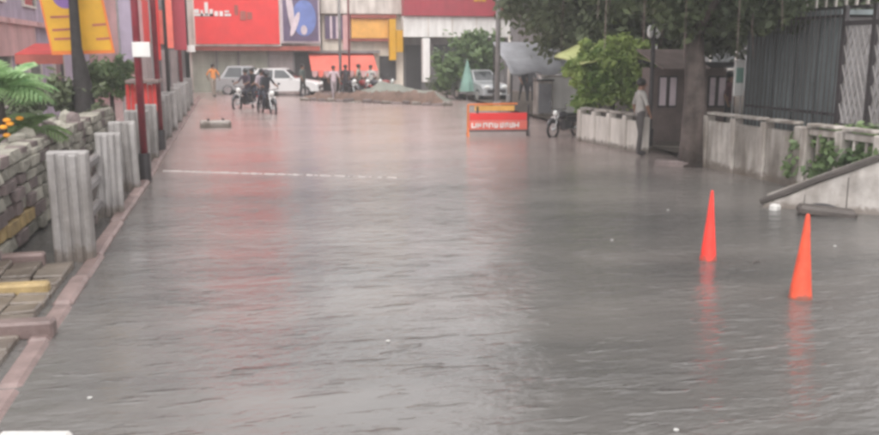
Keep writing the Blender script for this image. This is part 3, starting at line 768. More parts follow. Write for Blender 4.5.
big_tree((13.0, 24.5), 0, 'large tree behind the lime awning and the bright bush', 1, 2.8,
         ring(18, 4.2, 3.4, 8.0, 1.4) + [((-2.2, -1, 3.0), 1.0), ((1.8, -1, 3.0), 1.0), ((0, -1, 3.0), 1.1)], LF_GREY, 2600, 'bark', .3, .13, 10)
big_tree((16.0, 22.0), 0, 'large tree standing behind the teal sheet shed', 1, 3.0,
         ring(20, 4.4, 3.2, 8.5, 1.5), LF_DARK, 2600, 'bark', .3, .13)
t = thing('grey_apartment_block', 'dim grey apartment block behind the trees on the right', 'building')
MB().box((27, 47, 6), (22, 8, 12)).build('wall', M['greywall'], t)
for k in range(7):
    for zz in (2.0, 5.0, 8.0): win(t, (17.6 + k * 2.9, 42.94, zz), (1.6, 0, 1.5), 'offwhite', 'y')
# bright bush behind the wall
p = on_z(608, 141, 0)
t = thing('bright_bush', 'rounded bright green bush under the lime awning behind the right wall', 'bush', (p.x + .5, p.y + .9, 0))
trunk('trunk', [(0, 0, 0), (0, 0, 1.0)], [.08, .06], M['bark'], t, 8)
crown('crown', [((-.5, 0, 1.4), .5), ((.1, 0, 1.55), .6), ((.6, 0, 1.4), .5), ((-.2, -.1, 1.85), .4), ((.35, .1, 1.9), .4), ((-.75, 0, 1.2), .35), ((-.9, .2, 1.75), .3), ((.0, .1, 2.3), .32), ((.75, .2, 2.15), .35), ((1.05, .2, 1.75), .3), ((-.55, .1, 2.2), .28)], 2000, .07, LF_BRIGHT, t)
t = thing('lime_awning', 'lime green tarpaulin awning stretched above the bright bush', 'awning')
c, d = bxf(582, 44, 664, 58, 20.5, .1); x0, x1 = c[0] - d[0] / 2, c[0] + d[0] / 2; z0, z1 = c[2] - d[2] / 2, c[2] + d[2] / 2
b = MB(); N = 16
for j in range(6):
    for i in range(N + 1):
        u = i / N; v = j / 5; b.v.append((x0 + (x1 - x0) * u, 20.5 + v * 2.0, z0 + .04 + (z1 - z0) * (v ** .8) * (1 - .5 * abs(2 * u - 1) ** 2.5) - .06 * math.sin(u * PI * 3) ** 2 - .18 * abs(2 * u - 1) ** 3))
for j in range(5):
    for i in range(N): k = j * (N + 1) + i; b.f.append((k, k + 1, k + N + 2, k + N + 1)); b.m.append(0)
aw = b.build('sheet', M['limetarp'], t, True); sd = aw.modifiers.new('s', 'SOLIDIFY'); sd.thickness = .03
MB().box(((x0 + x1) / 2 + .25, 20.55, z0 - .10), ((x1 - x0) * .72, .07, .10)).build('beam', M['darkmetal'], t)
for xx in (x0 + .6, x1 - .1): MB().tube([(xx, 20.6, 0), (xx, 20.6, z0 - .1)], .035, 8).build('post', M['darkmetal'], t)

# ------------------------------------------------------------------ RIGHT SIDE
def pier_wall(name, label, pts, h, npan, pier=True, m='concrete', open_from=None):
    """wall through ground points, made of panels between piers"""
    t = thing(name, label, 'wall')
    a, b_ = Vector(pts[0]), Vector(pts[1]); d = (b_ - a); L = d.length; ang = math.atan2(d.y, d.x); w = L / npan
    for k in range(npan):
        c = a + d * ((k + .5) / npan)
        if open_from is not None and k >= open_from:
            MB().box((c.x, c.y, .13), (w - .20, .14, .30), rz=ang, ch=.015).build('lower_panel', M[m], t)
            MB().box((c.x, c.y, h - .06), (w - .20, .13, .10), rz=ang, ch=.01).build('top_rail', M[m], t)
            for q in range(2):
                cc = a + d * ((k + .34 + .32 * q) / npan); MB().box((cc.x, cc.y, (h - .11 + .28) / 2), (.05, .08, h - .39), rz=ang, ch=.01).build('baluster', M['concrete2'], t)
        else:
            MB().box((c.x, c.y, (h - .06) / 2 - .05), (w - .16, .12, h - .02), rz=ang, ch=.012).build('panel', M[m], t)
    for k in range(npan + 1):
        c = a + d * (k / npan); MB().box((c.x, c.y, h / 2 - .03), (.15, .20, h + .08), rz=ang, ch=.015).build('pier', M[m], t)
    for k in range(npan):
        c = a + d * ((k + .5) / npan); MB().box((c.x, c.y, h + .055), (w - .155, .22, .05), rz=ang, ch=.01).build('coping', M['concrete2'], t)
    return t
A0 = on_z(581, 141, 0); A1 = on_z(643, 153, 0)
pier_wall('panel_wall', 'pale panelled low wall in front of the bright green bush', (A0, A1), .78, 4, m='offwhite')
B0 = on_z(706, 167, 0); B1 = on_z(797, 187, 0); B2 = B1 + (B1 - B0) * 1.25
pier_wall('panel_wall', 'grey panelled low wall between the thick tree and the planted balustrade', (B0, B1), 1.0, 3, m='concrete2')
pier_wall('balustrade_wall', 'grey balustrade wall with green plants showing between its balusters, at right', (B1 + (B1 - B0).normalized() * .16, B2), 1.0, 4, open_from=0)
# plants behind the balustrade
dB = (B1 - B0).normalized(); nB = Vector((-dB.y, dB.x, 0)); nB = nB if nB.x > 0 else -nB
for k in range(7):
    c = B1 + dB * (.25 + k * .56) + nB * .30
    t = thing('planter_shrub', 'dark green shrub in the row behind the balustrade wall', 'shrub', (c.x, c.y, 0), 0, 'shrubs behind the balustrade')
    trunk('stem', [(0, 0, 0), (0, 0, .35)], [.03, .02], M['bark'], t, 6)
    crown('crown', [((0, 0, .45), .40), ((0, 0, .75), .30)], 900, .075, LF_MID, t)
# raised forecourt behind the walls
g = MB(); off = nB * .1
q0 = B0 + off; q1 = B2 + dB * 8 + off
g.add([(q0.x, q0.y, .1), (q1.x, q1.y, .1), (q1.x + 40, q1.y, .1), (q0.x + 40, q0.y + 30, .1), (q0.x + 2, q0.y + 30, .1)], [(0, 1, 2, 3, 4)])
struct(g.build('forecourt', M['soil']))
# low wet steps in the gap between the walls
for k, (px0, px1, py, mm_) in enumerate(((643, 684, 150, 'concrete2'), (655, 690, 165, 'stone_dark'))):
    a = on_z(px0, py, 0); b_ = on_z(px1, py + 2, 0); c = (a + b_) / 2; d = b_ - a
    o = MB().box((0, 0, 0), (d.length, .22, .16), ch=.02).build('gap_step', M[mm_]); o.location = (c.x, c.y, .03); o.rotation_euler = (0, 0, math.atan2(d.y, d.x))
    tag(o, ('pale low step across the gap beyond the thick tree', 'dark wet step at the foot of the thick pale trunk')[k], 'step')
struct(MB().box((11.0, 19.5, .0), (3.0, 4.6, .12)).build('entrance_paving', M['tile']))

# kiosk behind the thick tree
t = thing('kiosk', 'small kiosk with a brown awning and pale windows behind the thick tree', 'kiosk')
YK = 18.3
c, d = bxf(657, 72, 730, 112, YK, .6)
MB().box((c[0], YK + .50, (c[2] + d[2] / 2 + .1) / 2), (d[0], .6, c[2] + d[2] / 2 + .1)).build('cabin', M['browncloth'], t)
for (x0, x1) in ((659, 667), (669, 677), (709, 716), (718, 726)):
    f = fbox(x0, 76, x1, 107, YK + .14, .05, 'darkmetal', 'window', t, 0); cc, dd = bxf(x0 + .9, 77.5, x1 - .9, 105.5, YK + .125, .01); MB().box(cc, dd).build('pane', M['skin_print'], f)
cc, dd = bxf(653, 49, 700, 73, YK - .1, 1.2)
MB().prism([(YK - .6, cc[2] - dd[2] * .35), (YK - .6, cc[2] - dd[2] * .35 + .04), (YK + .75, cc[2] + dd[2] / 2), (YK + .75, cc[2] + dd[2] / 2 - .04)], cc[0] - dd[0] / 2, cc[0] + dd[0] / 2, 'x').build('awning', M['browncloth'], t)
cc, dd = bxf(704, 62, 733, 67, YK - .1, 1.0); MB().box((cc[0], YK + .4, cc[2]), (dd[0], 1.3, dd[2])).build('roof_slab', M['darkmetal'], t)
# pale teal sign
g_ = on_y(738, 100, 16.3)
t = thing('narrow_sign', 'narrow upright white and teal sign left of the teal sheet shed', 'sign', (g_.x, 16.3, 0))
c, d = bxf(733, 60, 743, 96, 16.3, .05)
MB().box((0, .02, c[2]), (d[0], .05, d[2]), ch=.01).build('board', M['white'], t)
MB().box((0, -.012, c[2] + d[2] * .08), (d[0] * .7, .01, d[2] * .42)).build('teal_print', M['teal'], t)
for sx in (-1, 1): MB().tube([(sx * d[0] * .4, .05, .1), (sx * d[0] * .4, .05, c[2] - d[2] / 2)], .018, 6).build('leg', M['greypole'], t)

# teal grey corrugated shed
S0 = on_x(746, 60, 10.7); S1 = on_x(842, 60, 10.7)
t = thing('sheet_shed', 'tall shed clad in teal grey corrugated sheets behind the right wall', 'shed')
LY = S0.y - S1.y
topz = on_x(795, 18, 10.7).z
n = 9
for k in range(n):
    w = LY / n; b = MB(); y0 = S1.y + k * w; m_ = 6; vs = []; fs = []
    for i in range(m_ * 2 + 1):
        yy = y0 + .01 + (w - .02) * i / (m_ * 2); xx = 10.7 + (0.035 if i % 2 else 0) + (.012 if k % 2 else 0)
        vs += [(xx, yy, .1), (xx, yy, topz - .03 * (k % 3)), (xx + .02, yy, .1), (xx + .02, yy, topz - .03 * (k % 3))]
    for i in range(m_ * 2): a = i * 4; fs += [(a, a + 1, a + 5, a + 4), (a + 2, a + 6, a + 7, a + 3), (a + 1, a + 3, a + 7, a + 5)]
    b.add(vs, fs); b.build('cladding_sheet', M['tealsheet'], t)
MB().box((12.2, (S0.y + S1.y) / 2, topz / 2), (2.8, LY - .05, topz - .06)).build('shed_body', M['greywall'], t)
MB().box((12.1, (S0.y + S1.y) / 2, topz + .05), (3.2, LY + .2, .09)).build('roof', M['tealsheet'], t)
# fence of thin upright bars standing before the shed
t = thing('bar_fence', 'dark fence of thin upright bars on the wall in front of the teal sheet shed', 'fence')
FX = 10.25; fy0, fy1 = on_x(842, 60, FX).y, on_x(748, 60, FX).y; fz = on_x(795, 12, FX).z
bm_ = MB().tube([(0, 0, .1), (0, 0, fz)], .014, 6).mesh('bar', M['darkmetal'])
nb = int((fy1 - fy0) / .13)
for k in range(nb + 1): link('bar', bm_, t, (FX, fy0 + (fy1 - fy0) * k / nb, random.uniform(-.02, .02)), (random.uniform(-.006, .006), 0, 0))
for zz in (1.12, fz - .12): MB().box((FX + .03, (fy0 + fy1) / 2, zz), (.03, fy1 - fy0 + .05, .05)).build('rail', M['darkmetal'], t)
# rooftop railing
t = thing('roof_railing', 'pale railing with upright bars along the shed roof edge', 'railing')
for zz in (.55, .14): MB().box((10.8, (S0.y + S1.y) / 2 - .3, topz + zz), (.05, LY + .4, .05)).build('rail', M['darkmetal'], t)
for k in range(13): MB().box((10.8, S1.y - .4 + k * (LY + .3) / 12, topz + .34), (.035, .05, .36)).build('bar', M['concrete'], t)
# lattice gate at right edge
t = thing('lattice_gate', 'tall steel gate with diagonal lattice at the right edge behind the balustrade', 'gate')
GX = 10.2; ya, yb = on_x(906, 60, GX).y, on_x(842, 60, GX).y; zt = on_x(870, 22, GX).z
for yy in (ya, (ya + yb) / 2, yb): MB().box((GX, yy, zt / 2 + .15), (.08, .08, zt + .3)).build('post', M['darkmetal'], t)
for zz in (zt, .95): MB().box((GX, (ya + yb) / 2, zz), (.06, yb - ya - .08, .08)).build('rail', M['darkmetal'], t)
for half in (0, 1):
    y0 = ya + half * (yb - ya) / 2 + .05; y1 = y0 + (yb - ya) / 2 - .1; zb = 1.0; nn = 5
    for k in range(-nn, nn):
        for sg in (0, 1):
            w = y1 - y0; hh = zt - zb - .05; s0 = k / nn; 
            u0, u1 = max(0, s0), min(1, s0 + 1)
            if u1 <= u0: continue
            za = zb + (u0 - s0) * hh; zc = zb + (u1 - s0) * hh
            pa, pb = ((y0 + u0 * w, za), (y0 + u1 * w, zc)) if sg == 0 else ((y1 - u0 * w, za), (y1 - u1 * w, zc))
            MB().tube([(GX + .02 * (1 if sg else -1), pa[0], pa[1]), (GX + .02 * (1 if sg else -1), pb[0], pb[1])], .012, 5).build('lattice_bar', M['slat'], t)
# pinkish wall behind gate
t = thing('pink_house', 'pinkish house seen through the lattice gate at the right edge', 'building')
MB().box((18.5, 10.2, 1.45), (6, 7.6, 2.9)).build('wall', M['pinkwall'], t)
for k in range(3): win(t, (15.44, 8 + k * 2.2, 1.7), (0, 1.0, 1.1))

# lamp post with two globes
g_ = on_y(650, 115, 17.75)
t = thing('lamp_post', 'dark lamp post with two white globes beside the lime awning', 'street lamp', (g_.x, 17.75, 0))
zt = on_y(650, 20, 17.75).z
MB().tube([(0, 0, 0), (0, 0, .5)], .09, 12).build('base', M['darkmetal'], t)
MB().tube([(0, 0, .5), (0, 0, zt + 1.4)], [.055, .04], 10).build('pole', M['darkmetal'], t)
for sx in (-1, 1):
    MB().tube([(0, 0, zt - .5), (sx * .09, 0, zt - .5), (sx * .09, 0, zt - .4)], .015, 6).build('arm', M['darkmetal'], t)
    MB().ball((sx * .09, 0, zt - .25), .07, 12, 8, (1, 1, 2.1)).build('globe', M['lampglass'], t, True)
# a bare pale pole among the trees
g_ = on_y(697, 90, 17.6)
t = thing('pale_pole', 'thin pale pole rising among the branches above the kiosk', 'pole', (g_.x, 17.6, 0))
MB().tube([(0, 0, 0), (0, 0, 6)], [.045, .035], 8).build('shaft', M['greypole'], t)
MB().tube([(0, 0, 0), (0, 0, .3)], .07, 8).build('base', M['greypole'], t)

# ramp beside the balustrade: a wedge rising along the wall
def over(P, py):      # height above ground point P seen on image row py
    D = Vector((P.x, P.y, 0)); dep0 = D.dot(_f) ; lo, hi = -1, 4
    for _ in range(40):
        m_ = (lo + hi) / 2; v = Vector((P.x, P.y, m_ - CAM_H)); y_ = H0 / 2 - F * v.dot(_u) / v.dot(_f)
        if y_ > py: lo = m_
        else: hi = m_
    return lo
T_ = on_z(763, 207, 0); U_ = on_z(935, 219, 0); zU = over(U_, 138)
dR = (U_ - T_).normalized(); nR = Vector((-dR.y, dR.x, 0)); nR = nR if nR.y > 0 or nR.x > 0 else -nR
t = thing('access_ramp', 'tilted pale concrete ramp with a dark timber edge rising from the water at right', 'ramp')
b = MB(); bk = .28; dp = .9
def Q(base, off, z_): p = base + nR * off; return (p.x, p.y, z_)
L_ = (U_ - T_).length
b.add([Q(T_, 0, .0), Q(U_, 0, .0), Q(U_, bk, zU), Q(T_, .06, .06), Q(T_, dp, 0), Q(U_, dp, 0), Q(U_, dp, zU), Q(T_, dp, .06)],
      [(0, 1, 2, 3), (4, 7, 6, 5), (3, 2, 6, 7), (0, 4, 5, 1), (0, 3, 7, 4), (1, 5, 6, 2)])
b.build('ramp_body', M['ramp'], t)
b = MB(); p0 = T_ + nR * .02 - dR * .05; p1 = U_ + nR * (bk - .01)
b.tube([(p0.x, p0.y, .07), *[((p0.x + (p1.x - p0.x) * k / 6), (p0.y + (p1.y - p0.y) * k / 6), .07 + (zU - .04) * k / 6 + random.uniform(-.012, .012)) for k in range(1, 6)], (p1.x, p1.y, zU + .03)], [.04, .05, .045, .055, .05, .05, .05], 6)
b.build('timber_edge', M['timber'], t)
for k in range(1, 4):
    p = T_.lerp(U_, k / 4); z1 = zU * k / 4 - .06
    MB().tube([Q(p, -.004, .0), Q(p, bk * k / 4 * .9 - .004, z1)], .008, 5).build('slab_joint', M['timber'], t)
b = MB(); pts = []
for k in range(9):
    u = k / 8; p = T_.lerp(U_, .24 + .24 * u); b.v += [Q(p, -.015, -.02), Q(p, .015 + .02 * math.sin(PI * u), .10 * math.sin(PI * u) ** .6)]
for k in range(8): b.f.append((2 * k, 2 * k + 2, 2 * k + 3, 2 * k + 1)); b.m.append(0)
o = b.build('drain_opening', M['dark'], t); sd = o.modifiers.new('s', 'SOLIDIFY'); sd.thickness = .03

# broken slab and dark stone by the ramp foot
c = on_z(826, 215, 0)
o = MB().box((0, 0, 0), (.75, .3, .14), ch=.04).build('broken_slab', M['timber']); o.location = (c.x, c.y, .04); o.rotation_euler = (0, .08, -.5)
tag(o, 'dark wet piece of broken slab in the water below the ramp', 'rubble')
c = on_z(771, 208, 0)
o = MB().box((0, 0, 0), (.16, .12, .12), ch=.03).build('white_stone', M['scrap']); o.location = (c.x - .02, c.y - .12, .02); o.rotation_euler = (0, .1, .4)
tag(o, 'small pale stone at the low tip of the ramp', 'stone')

# ------------------------------------------------------------------ OBJECTS
def traffic_cone(px, py, h, rb, label, m, lean=(0, 0)):
    g_ = on_z(px, py, 0); t = thing('traffic_cone', label, 'traffic cone', (g_.x, g_.y, 0), .3, 'traffic cones standing in the floodwater')
    t.rotation_euler = (lean[0], lean[1], .3)
    prof = [(rb * 1.12, -.10), (rb * 1.02, -.04), (rb, 0.0), (rb * .93, .04), (rb * .90, .05), (rb * .52, h * .52), (rb * .5, h * .53), (rb * .20, h * .95), (rb * .15, h * .985), (rb * .09, h), (rb * .06, h - .01)]
    b = MB(); n = 24
    for (r_, z_) in prof:
        for k in range(n): b.v.append((r_ * math.cos(2 * PI * k / n), r_ * math.sin(2 * PI * k / n), z_))
    for i in range(len(prof) - 1):
        for k in range(n): b.f.append((i * n + k, i * n + (k + 1) % n, (i + 1) * n + (k + 1) % n, (i + 1) * n + k)); b.m.append(0)
    b.f.append(tuple(range((len(prof) - 1) * n, len(prof) * n))); b.m.append(0)
    b.build('cone_body', m, t, True)
    MB().box((0, 0, -.12), (rb * 3, rb * 3, .04), ch=.015).build('base_plate', M['cone_base'], t)
    return t
traffic_cone(708, 260, .76, .090, 'slim red orange traffic cone farther from the ramp, with a clean sharp tip', M['cone'])
traffic_cone(800, 298, .78, .106, 'wider duller orange traffic cone nearer the viewer, below the ramp tip', M['cone2'], (0, .02))

# police style barricade
g_ = on_z(498, 136, 0)
t = thing('barricade', 'red street barricade with white lettering standing in the floodwater', 'barricade', (g_.x, g_.y, 0), -R(9))
W_ = 1.62
for sx, mn in ((-1, 'orange_edge'), (1, 'darkmetal')):
    MB().tube([(sx * W_ / 2, 0, -.1), (sx * W_ / 2, 0, .84)], .028, 8).build('leg', M[mn], t)
    MB().tube([(sx * W_ / 2, -.28, -.05), (sx * W_ / 2, 0, .25), (sx * W_ / 2, .28, -.05)], .02, 6).build('foot', M[mn], t)
MB().tube([(-W_ / 2, 0, .84), (W_ / 2 - .3, 0, .86)], .022, 8).build('top_rail', M['orange_edge'], t)
MB().tube([(-W_ / 2, 0, .14), (W_ / 2, 0, .14)], .022, 8).build('bottom_rail', M['darkmetal'], t)
MB().box((0, 0, .52), (W_ - .08, .03, .20), ch=.006).build('upper_panel', M['red'], t)
MB().box((0, -.01, .29), (W_ - .06, .03, .24), ch=.006).build('lower_panel', M['salmon'], t)
MB().box((-.1, .01, .74), (W_ - .55, .02, .14), ch=.006).build('tan_panel', M['yellow2'], t)
x = -.72
for k in range(9):          # bold white lettering, worn past reading
    b = MB(); w = random.choice((.10, .125, .14)); h = .13; zc = .29
    b.box((x + .018, -.032, zc), (.036, .012, h)); b.box((x + w - .018, -.032, zc + random.choice((0, .012))), (.036, .012, h - random.choice((0, .03))))
    b.box((x + w / 2, -.034, zc + random.choice((-.05, 0, .05))), (w - .02, .012, .035))
    b.build('lettering', M['white'], t); x += w + random.choice((.018, .028, .05))
MB().box((-W_ / 2 + .25, -.03, .70), (.05, .02, .18)).build('bracket', M['darkmetal'], t)

# ---------------- people
def skin_mesh(name, verts, edges, radii, zones, mats, sub=1):
    me = bpy.data.meshes.new('tmp'); me.from_pydata(verts, edges, []); ob = bpy.data.objects.new('tmp', me); COL.objects.link(ob)
    sk = ob.modifiers.new('k', 'SKIN'); sk.use_smooth_shade = True
    for i, r in enumerate(radii):
        rr = r if isinstance(r, tuple) else (r, r); me.skin_vertices[0].data[i].radius = rr
    me.skin_vertices[0].data[0].use_root = True
    if sub: s_ = ob.modifiers.new('s', 'SUBSURF'); s_.levels = sub; s_.render_levels = sub
    dg = bpy.context.evaluated_depsgraph_get(); dg.update(); ev = ob.evaluated_get(dg)
    nm = bpy.data.meshes.new_from_object(ev); nm.name = name
    bpy.data.objects.remove(ob); bpy.data.meshes.remove(me)
    nm.materials.clear()
    for m_ in mats: nm.materials.append(m_)
    vv = [Vector(v) for v in verts]
    for p in nm.polygons:
        c = p.center; best = 9; bi = 0
        for ei, (a, b) in enumerate(edges):
            ab = vv[b] - vv[a]; tt = max(0, min(1, (c - vv[a]).dot(ab) / max(ab.length_squared, 1e-9))); dd = (c - vv[a] - ab * tt).length
            if dd < best: best = dd; bi = ei
        p.material_index = zones[bi]; p.use_smooth = True
    return nm
CL = {}
def cloth(col):
    if col not in CL: CL[col] = mat('cloth_%d' % len(CL), col, .85, .15, 6, .25)
    return CL[col]
def person(loc, rz, label, shirt, trou, pose='stand', h=1.7, group=None, hat=None, seed=0):
    rnd = random.Random(seed); s = h / 1.72
    t = thing('person', label, 'person', loc, rz, group)
    # facing -Y in local space
    if pose == 'ride':
        J = dict(pel=(0, .12, .86), spi=(0, .08, 1.06), che=(0, .0, 1.28), nec=(0, -.02, 1.43), hed=(0, -.05, 1.54), top=(0, -.05, 1.63))
        for sg, q in ((-1, 'l'), (1, 'r')):
            J.update({q + 'sh': (sg * .17, -.01, 1.37), q + 'el': (sg * .27, -.16, 1.15), q + 'wr': (sg * .28, -.42, 1.08), q + 'ha': (sg * .27, -.50, 1.07),
                      q + 'hp': (sg * .10, .08, .84), q + 'kn': (sg * .19, -.30, .72), q + 'an': (sg * .17, -.10, .33), q + 'to': (sg * .18, -.27, .28)})
    elif pose == 'pillion':
        J = dict(pel=(0, .12, .90), spi=(0, .10, 1.10), che=(0, .05, 1.32), nec=(0, .04, 1.47), hed=(0, .02, 1.58), top=(0, .02, 1.67))
        for sg, q in ((-1, 'l'), (1, 'r')):
            J.update({q + 'sh': (sg * .17, .05, 1.41), q + 'el': (sg * .25, -.02, 1.17), q + 'wr': (sg * .2, -.2, 1.05), q + 'ha': (sg * .17, -.27, 1.03),
                      q + 'hp': (sg * .10, .08, .88), q + 'kn': (sg * .24, -.26, .76), q + 'an': (sg * .2, -.04, .40), q + 'to': (sg * .21, -.2, .36)})
    else:
        st = .07 + .12 * rnd.random(); w = rnd.choice((-1, 1)) * st; a_ = .1 * rnd.random()
        J = dict(pel=(0, 0, .93), spi=(0, -.01, 1.10), che=(0, 0, 1.30), nec=(0, 0, 1.46), hed=(0, -.02, 1.58), top=(0, -.02, 1.68))
        for sg, q in ((-1, 'l'), (1, 'r')):
            wv = w * sg
            J.update({q + 'sh': (sg * .175, 0, 1.40), q + 'el': (sg * (.22 + a_), -wv * .5, 1.14), q + 'wr': (sg * .23, -.08 - wv, .92), q + 'ha': (sg * .225, -.10 - wv * 1.1, .84),
                      q + 'hp': (sg * .09, 0, .90), q + 'kn': (sg * .10, wv * .6 - .03, .50), q + 'an': (sg * .10, wv, .09), q + 'to': (sg * .12, wv - .16, .04)})
    names = list(J); V = [tuple(c_ * s for c_ in J[n_]) for n_ in names]
    Rd = dict(pel=(.15, .11), spi=(.135, .10), che=(.16, .11), nec=.055, hed=(.082, .10), top=.055, sh=.062, el=.042, wr=.03, ha=(.035, .02), hp=.085, kn=.058, an=.04, to=(.04, .03))
    rad = []
    for n_ in names:
        r_ = Rd.get(n_) or Rd[n_[1:]]; rad.append(tuple(k * s for k in r_) if isinstance(r_, tuple) else r_ * s)
    E = [('pel', 'spi', 1), ('spi', 'che', 1), ('che', 'nec', 1), ('nec', 'hed', 0), ('hed', 'top', 0)]
    for q in 'lr': E += [('che', q + 'sh', 1), (q + 'sh', q + 'el', 1), (q + 'el', q + 'wr', 0), (q + 'wr', q + 'ha', 0), ('pel', q + 'hp', 2), (q + 'hp', q + 'kn', 2), (q + 'kn', q + 'an', 2), (q + 'an', q + 'to', 3)]
    ed = [(names.index(a), names.index(b)) for a, b, _ in E]
    me = skin_mesh('body', V, ed, rad, [e[2] for e in E], [M['skin'], cloth(shirt), cloth(trou), M['darkmetal']])
    link('body', me, t)
    hd = Vector(J['hed']) * s
    if hat is None:
        MB().ball((hd.x, hd.y + .02, hd.z + .045), .105 * s, 12, 8, (.95, 1.05, .92)).build('hair', M['hair'], t, True)
        MB().ball((hd.x, hd.y - .105 * s, hd.z - .005), .016, 6, 5, (1, 1.2, 1.6)).build('nose', M['skin'], t, True)
    else:
        MB().ball((hd.x, hd.y + .01, hd.z + .03), .135 * s, 14, 9, (.95, 1.1, 1.0)).build('helmet', M[hat], t, True)
        MB().box((hd.x, hd.y - .125 * s, hd.z + .0), (.17, .05, .08), ch=.02).build('visor', M['glass'], t)
    return t

def motorcycle(loc, rz, label, paint, group='motorcycles', scale=1.0):
    """front towards local -Y"""
    t = thing('motorcycle', label, 'motorcycle', loc, rz, group)
    t.scale = (scale,) * 3
    for yy in (-.62, .62):
        b = MB(); n = 22; R0, r0 = .27, .045
        for i in range(n):
            a = 2 * PI * i / n
            for k in range(7): q = 2 * PI * k / 7; b.v.append((r0 * math.cos(q) * .9, (R0 + r0 * math.sin(q)) * math.cos(a), (R0 + r0 * math.sin(q)) * math.sin(a)))
        for i in range(n):
            for k in range(7): b.f.append((i * 7 + k, ((i + 1) % n) * 7 + k, ((i + 1) % n) * 7 + (k + 1) % 7, i * 7 + (k + 1) % 7)); b.m.append(0)
        w = thing('wheel', '', '', (0, 0, 0)); del w['label']; del w['category']; w.parent = t; w.location = (0, yy, .29)
        b.build('tyre', M['rubber'], w, True)
        c = MB(); c.tube([(-.05, 0, 0), (.05, 0, 0)], .05, 10)
        for i in range(8): a = PI * i / 4; c.tube([(0, 0, 0), (0, .235 * math.cos(a), .235 * math.sin(a))], .008, 4)
        c.build('rim', M['chrome'], w)
    MB().tube([(-.07, -.62, .29), (-.08, -.42, .85)], .022, 8).build('fork', M['chrome'], t)
    MB().tube([(.07, -.62, .29), (.08, -.42, .85)], .022, 8).build('fork', M['chrome'], t)
    MB().tube([(-.34, -.36, 1.0), (-.15, -.42, .96), (.15, -.42, .96), (.34, -.36, 1.0)], .016, 8).build('handlebar', M['darkmetal'], t)
    MB().ball((0, -.18, .76), .2, 14, 9, (.75, 1.3, .72)).build('fuel_tank', paint, t, True)
    MB().box((0, .32, .77), (.26, .75, .10), ch=.04).build('seat', M['rubber'], t)
    MB().box((0, .02, .42), (.24, .42, .36), ch=.06).build('engine', M['darkmetal'], t)
    MB().box((0, .42, .60), (.20, .55, .18), ch=.05).build('side_cover', paint, t)
    MB().tube([(.14, -.05, .28), (.16, .5, .30), (.16, .85, .38)], [.03, .04, .05], 8).build('exhaust', M['chrome'], t)
    b = MB(); pts = [(0, -.62 + .36 * math.cos(a), .29 + .36 * math.sin(a)) for a in (R(20), R(50), R(85), R(120), R(150))]; b.tube(pts, [.04, .06, .06, .06, .03], 6); b.build('front_mudguard', paint, t)
    MB().ball((0, -.52, .84), .10, 12, 8, (1, .7, 1)).build('headlight', M['lampglass'], t, True)
    MB().box((0, .72, .70), (.16, .05, .08), ch=.01).build('tail_light', M['red'], t)
    MB().box((0, -.60, .68), (.20, .02, .10)).build('number_plate', M['white'], t)
    for sx in (-1, 1): 
        MB().tube([(sx * .28, -.37, 1.0), (sx * .33, -.38, 1.14)], .008, 5).build('mirror_stalk', M['darkmetal'], t)
        MB().ball((sx * .34, -.38, 1.17), .055, 10, 6, (1.1, .3, .8)).build('mirror', M['glass'], t)
    return t
# two motorcycles coming through the water, riders up
gm = on_z(267, 113, 0); gn = on_z(247, 108, 0)
motorcycle((gm.x, gm.y, -.10), R(20), 'dark motorcycle on the right of the pair riding toward the viewer', M['cardark'], 'motorcycles riding through the flood')
rzz = R(20)
person((gm.x, gm.y, -.10), rzz, 'helmeted rider in dark jacket on the right hand motorcycle of the pair', (.03, .03, .04), (.04, .045, .06), 'ride', 1.72, 'people riding the motorcycles', 'cardark', 1)
def back(g_, r_, dd): return (g_.x - math.sin(r_) * dd, g_.y + math.cos(r_) * dd, -.10)
person(back(gm, rzz, .36), rzz, 'passenger in pale mauve shirt behind the right hand rider', (.45, .38, .42), (.05, .05, .07), 'pillion', 1.72, 'people riding the motorcycles', None, 2)
rzn = R(-38)
motorcycle((gn.x, gn.y, -.10), rzn, 'dark motorcycle on the left of the pair, turned slightly toward the left kerb', M['cardark'], 'motorcycles riding through the flood')
person((gn.x, gn.y, -.10), rzn, 'bareheaded rider in dark purple shirt on the left motorcycle of the pair', (.06, .04, .06), (.03, .03, .04), 'ride', 1.70, 'people riding the motorcycles', None, 3)
person(back(gn, rzn, .36), rzn, 'passenger in black shirt behind the left motorcycle rider', (.02, .02, .025), (.03, .03, .05), 'pillion', 1.70, 'people riding the motorcycles', None, 4)

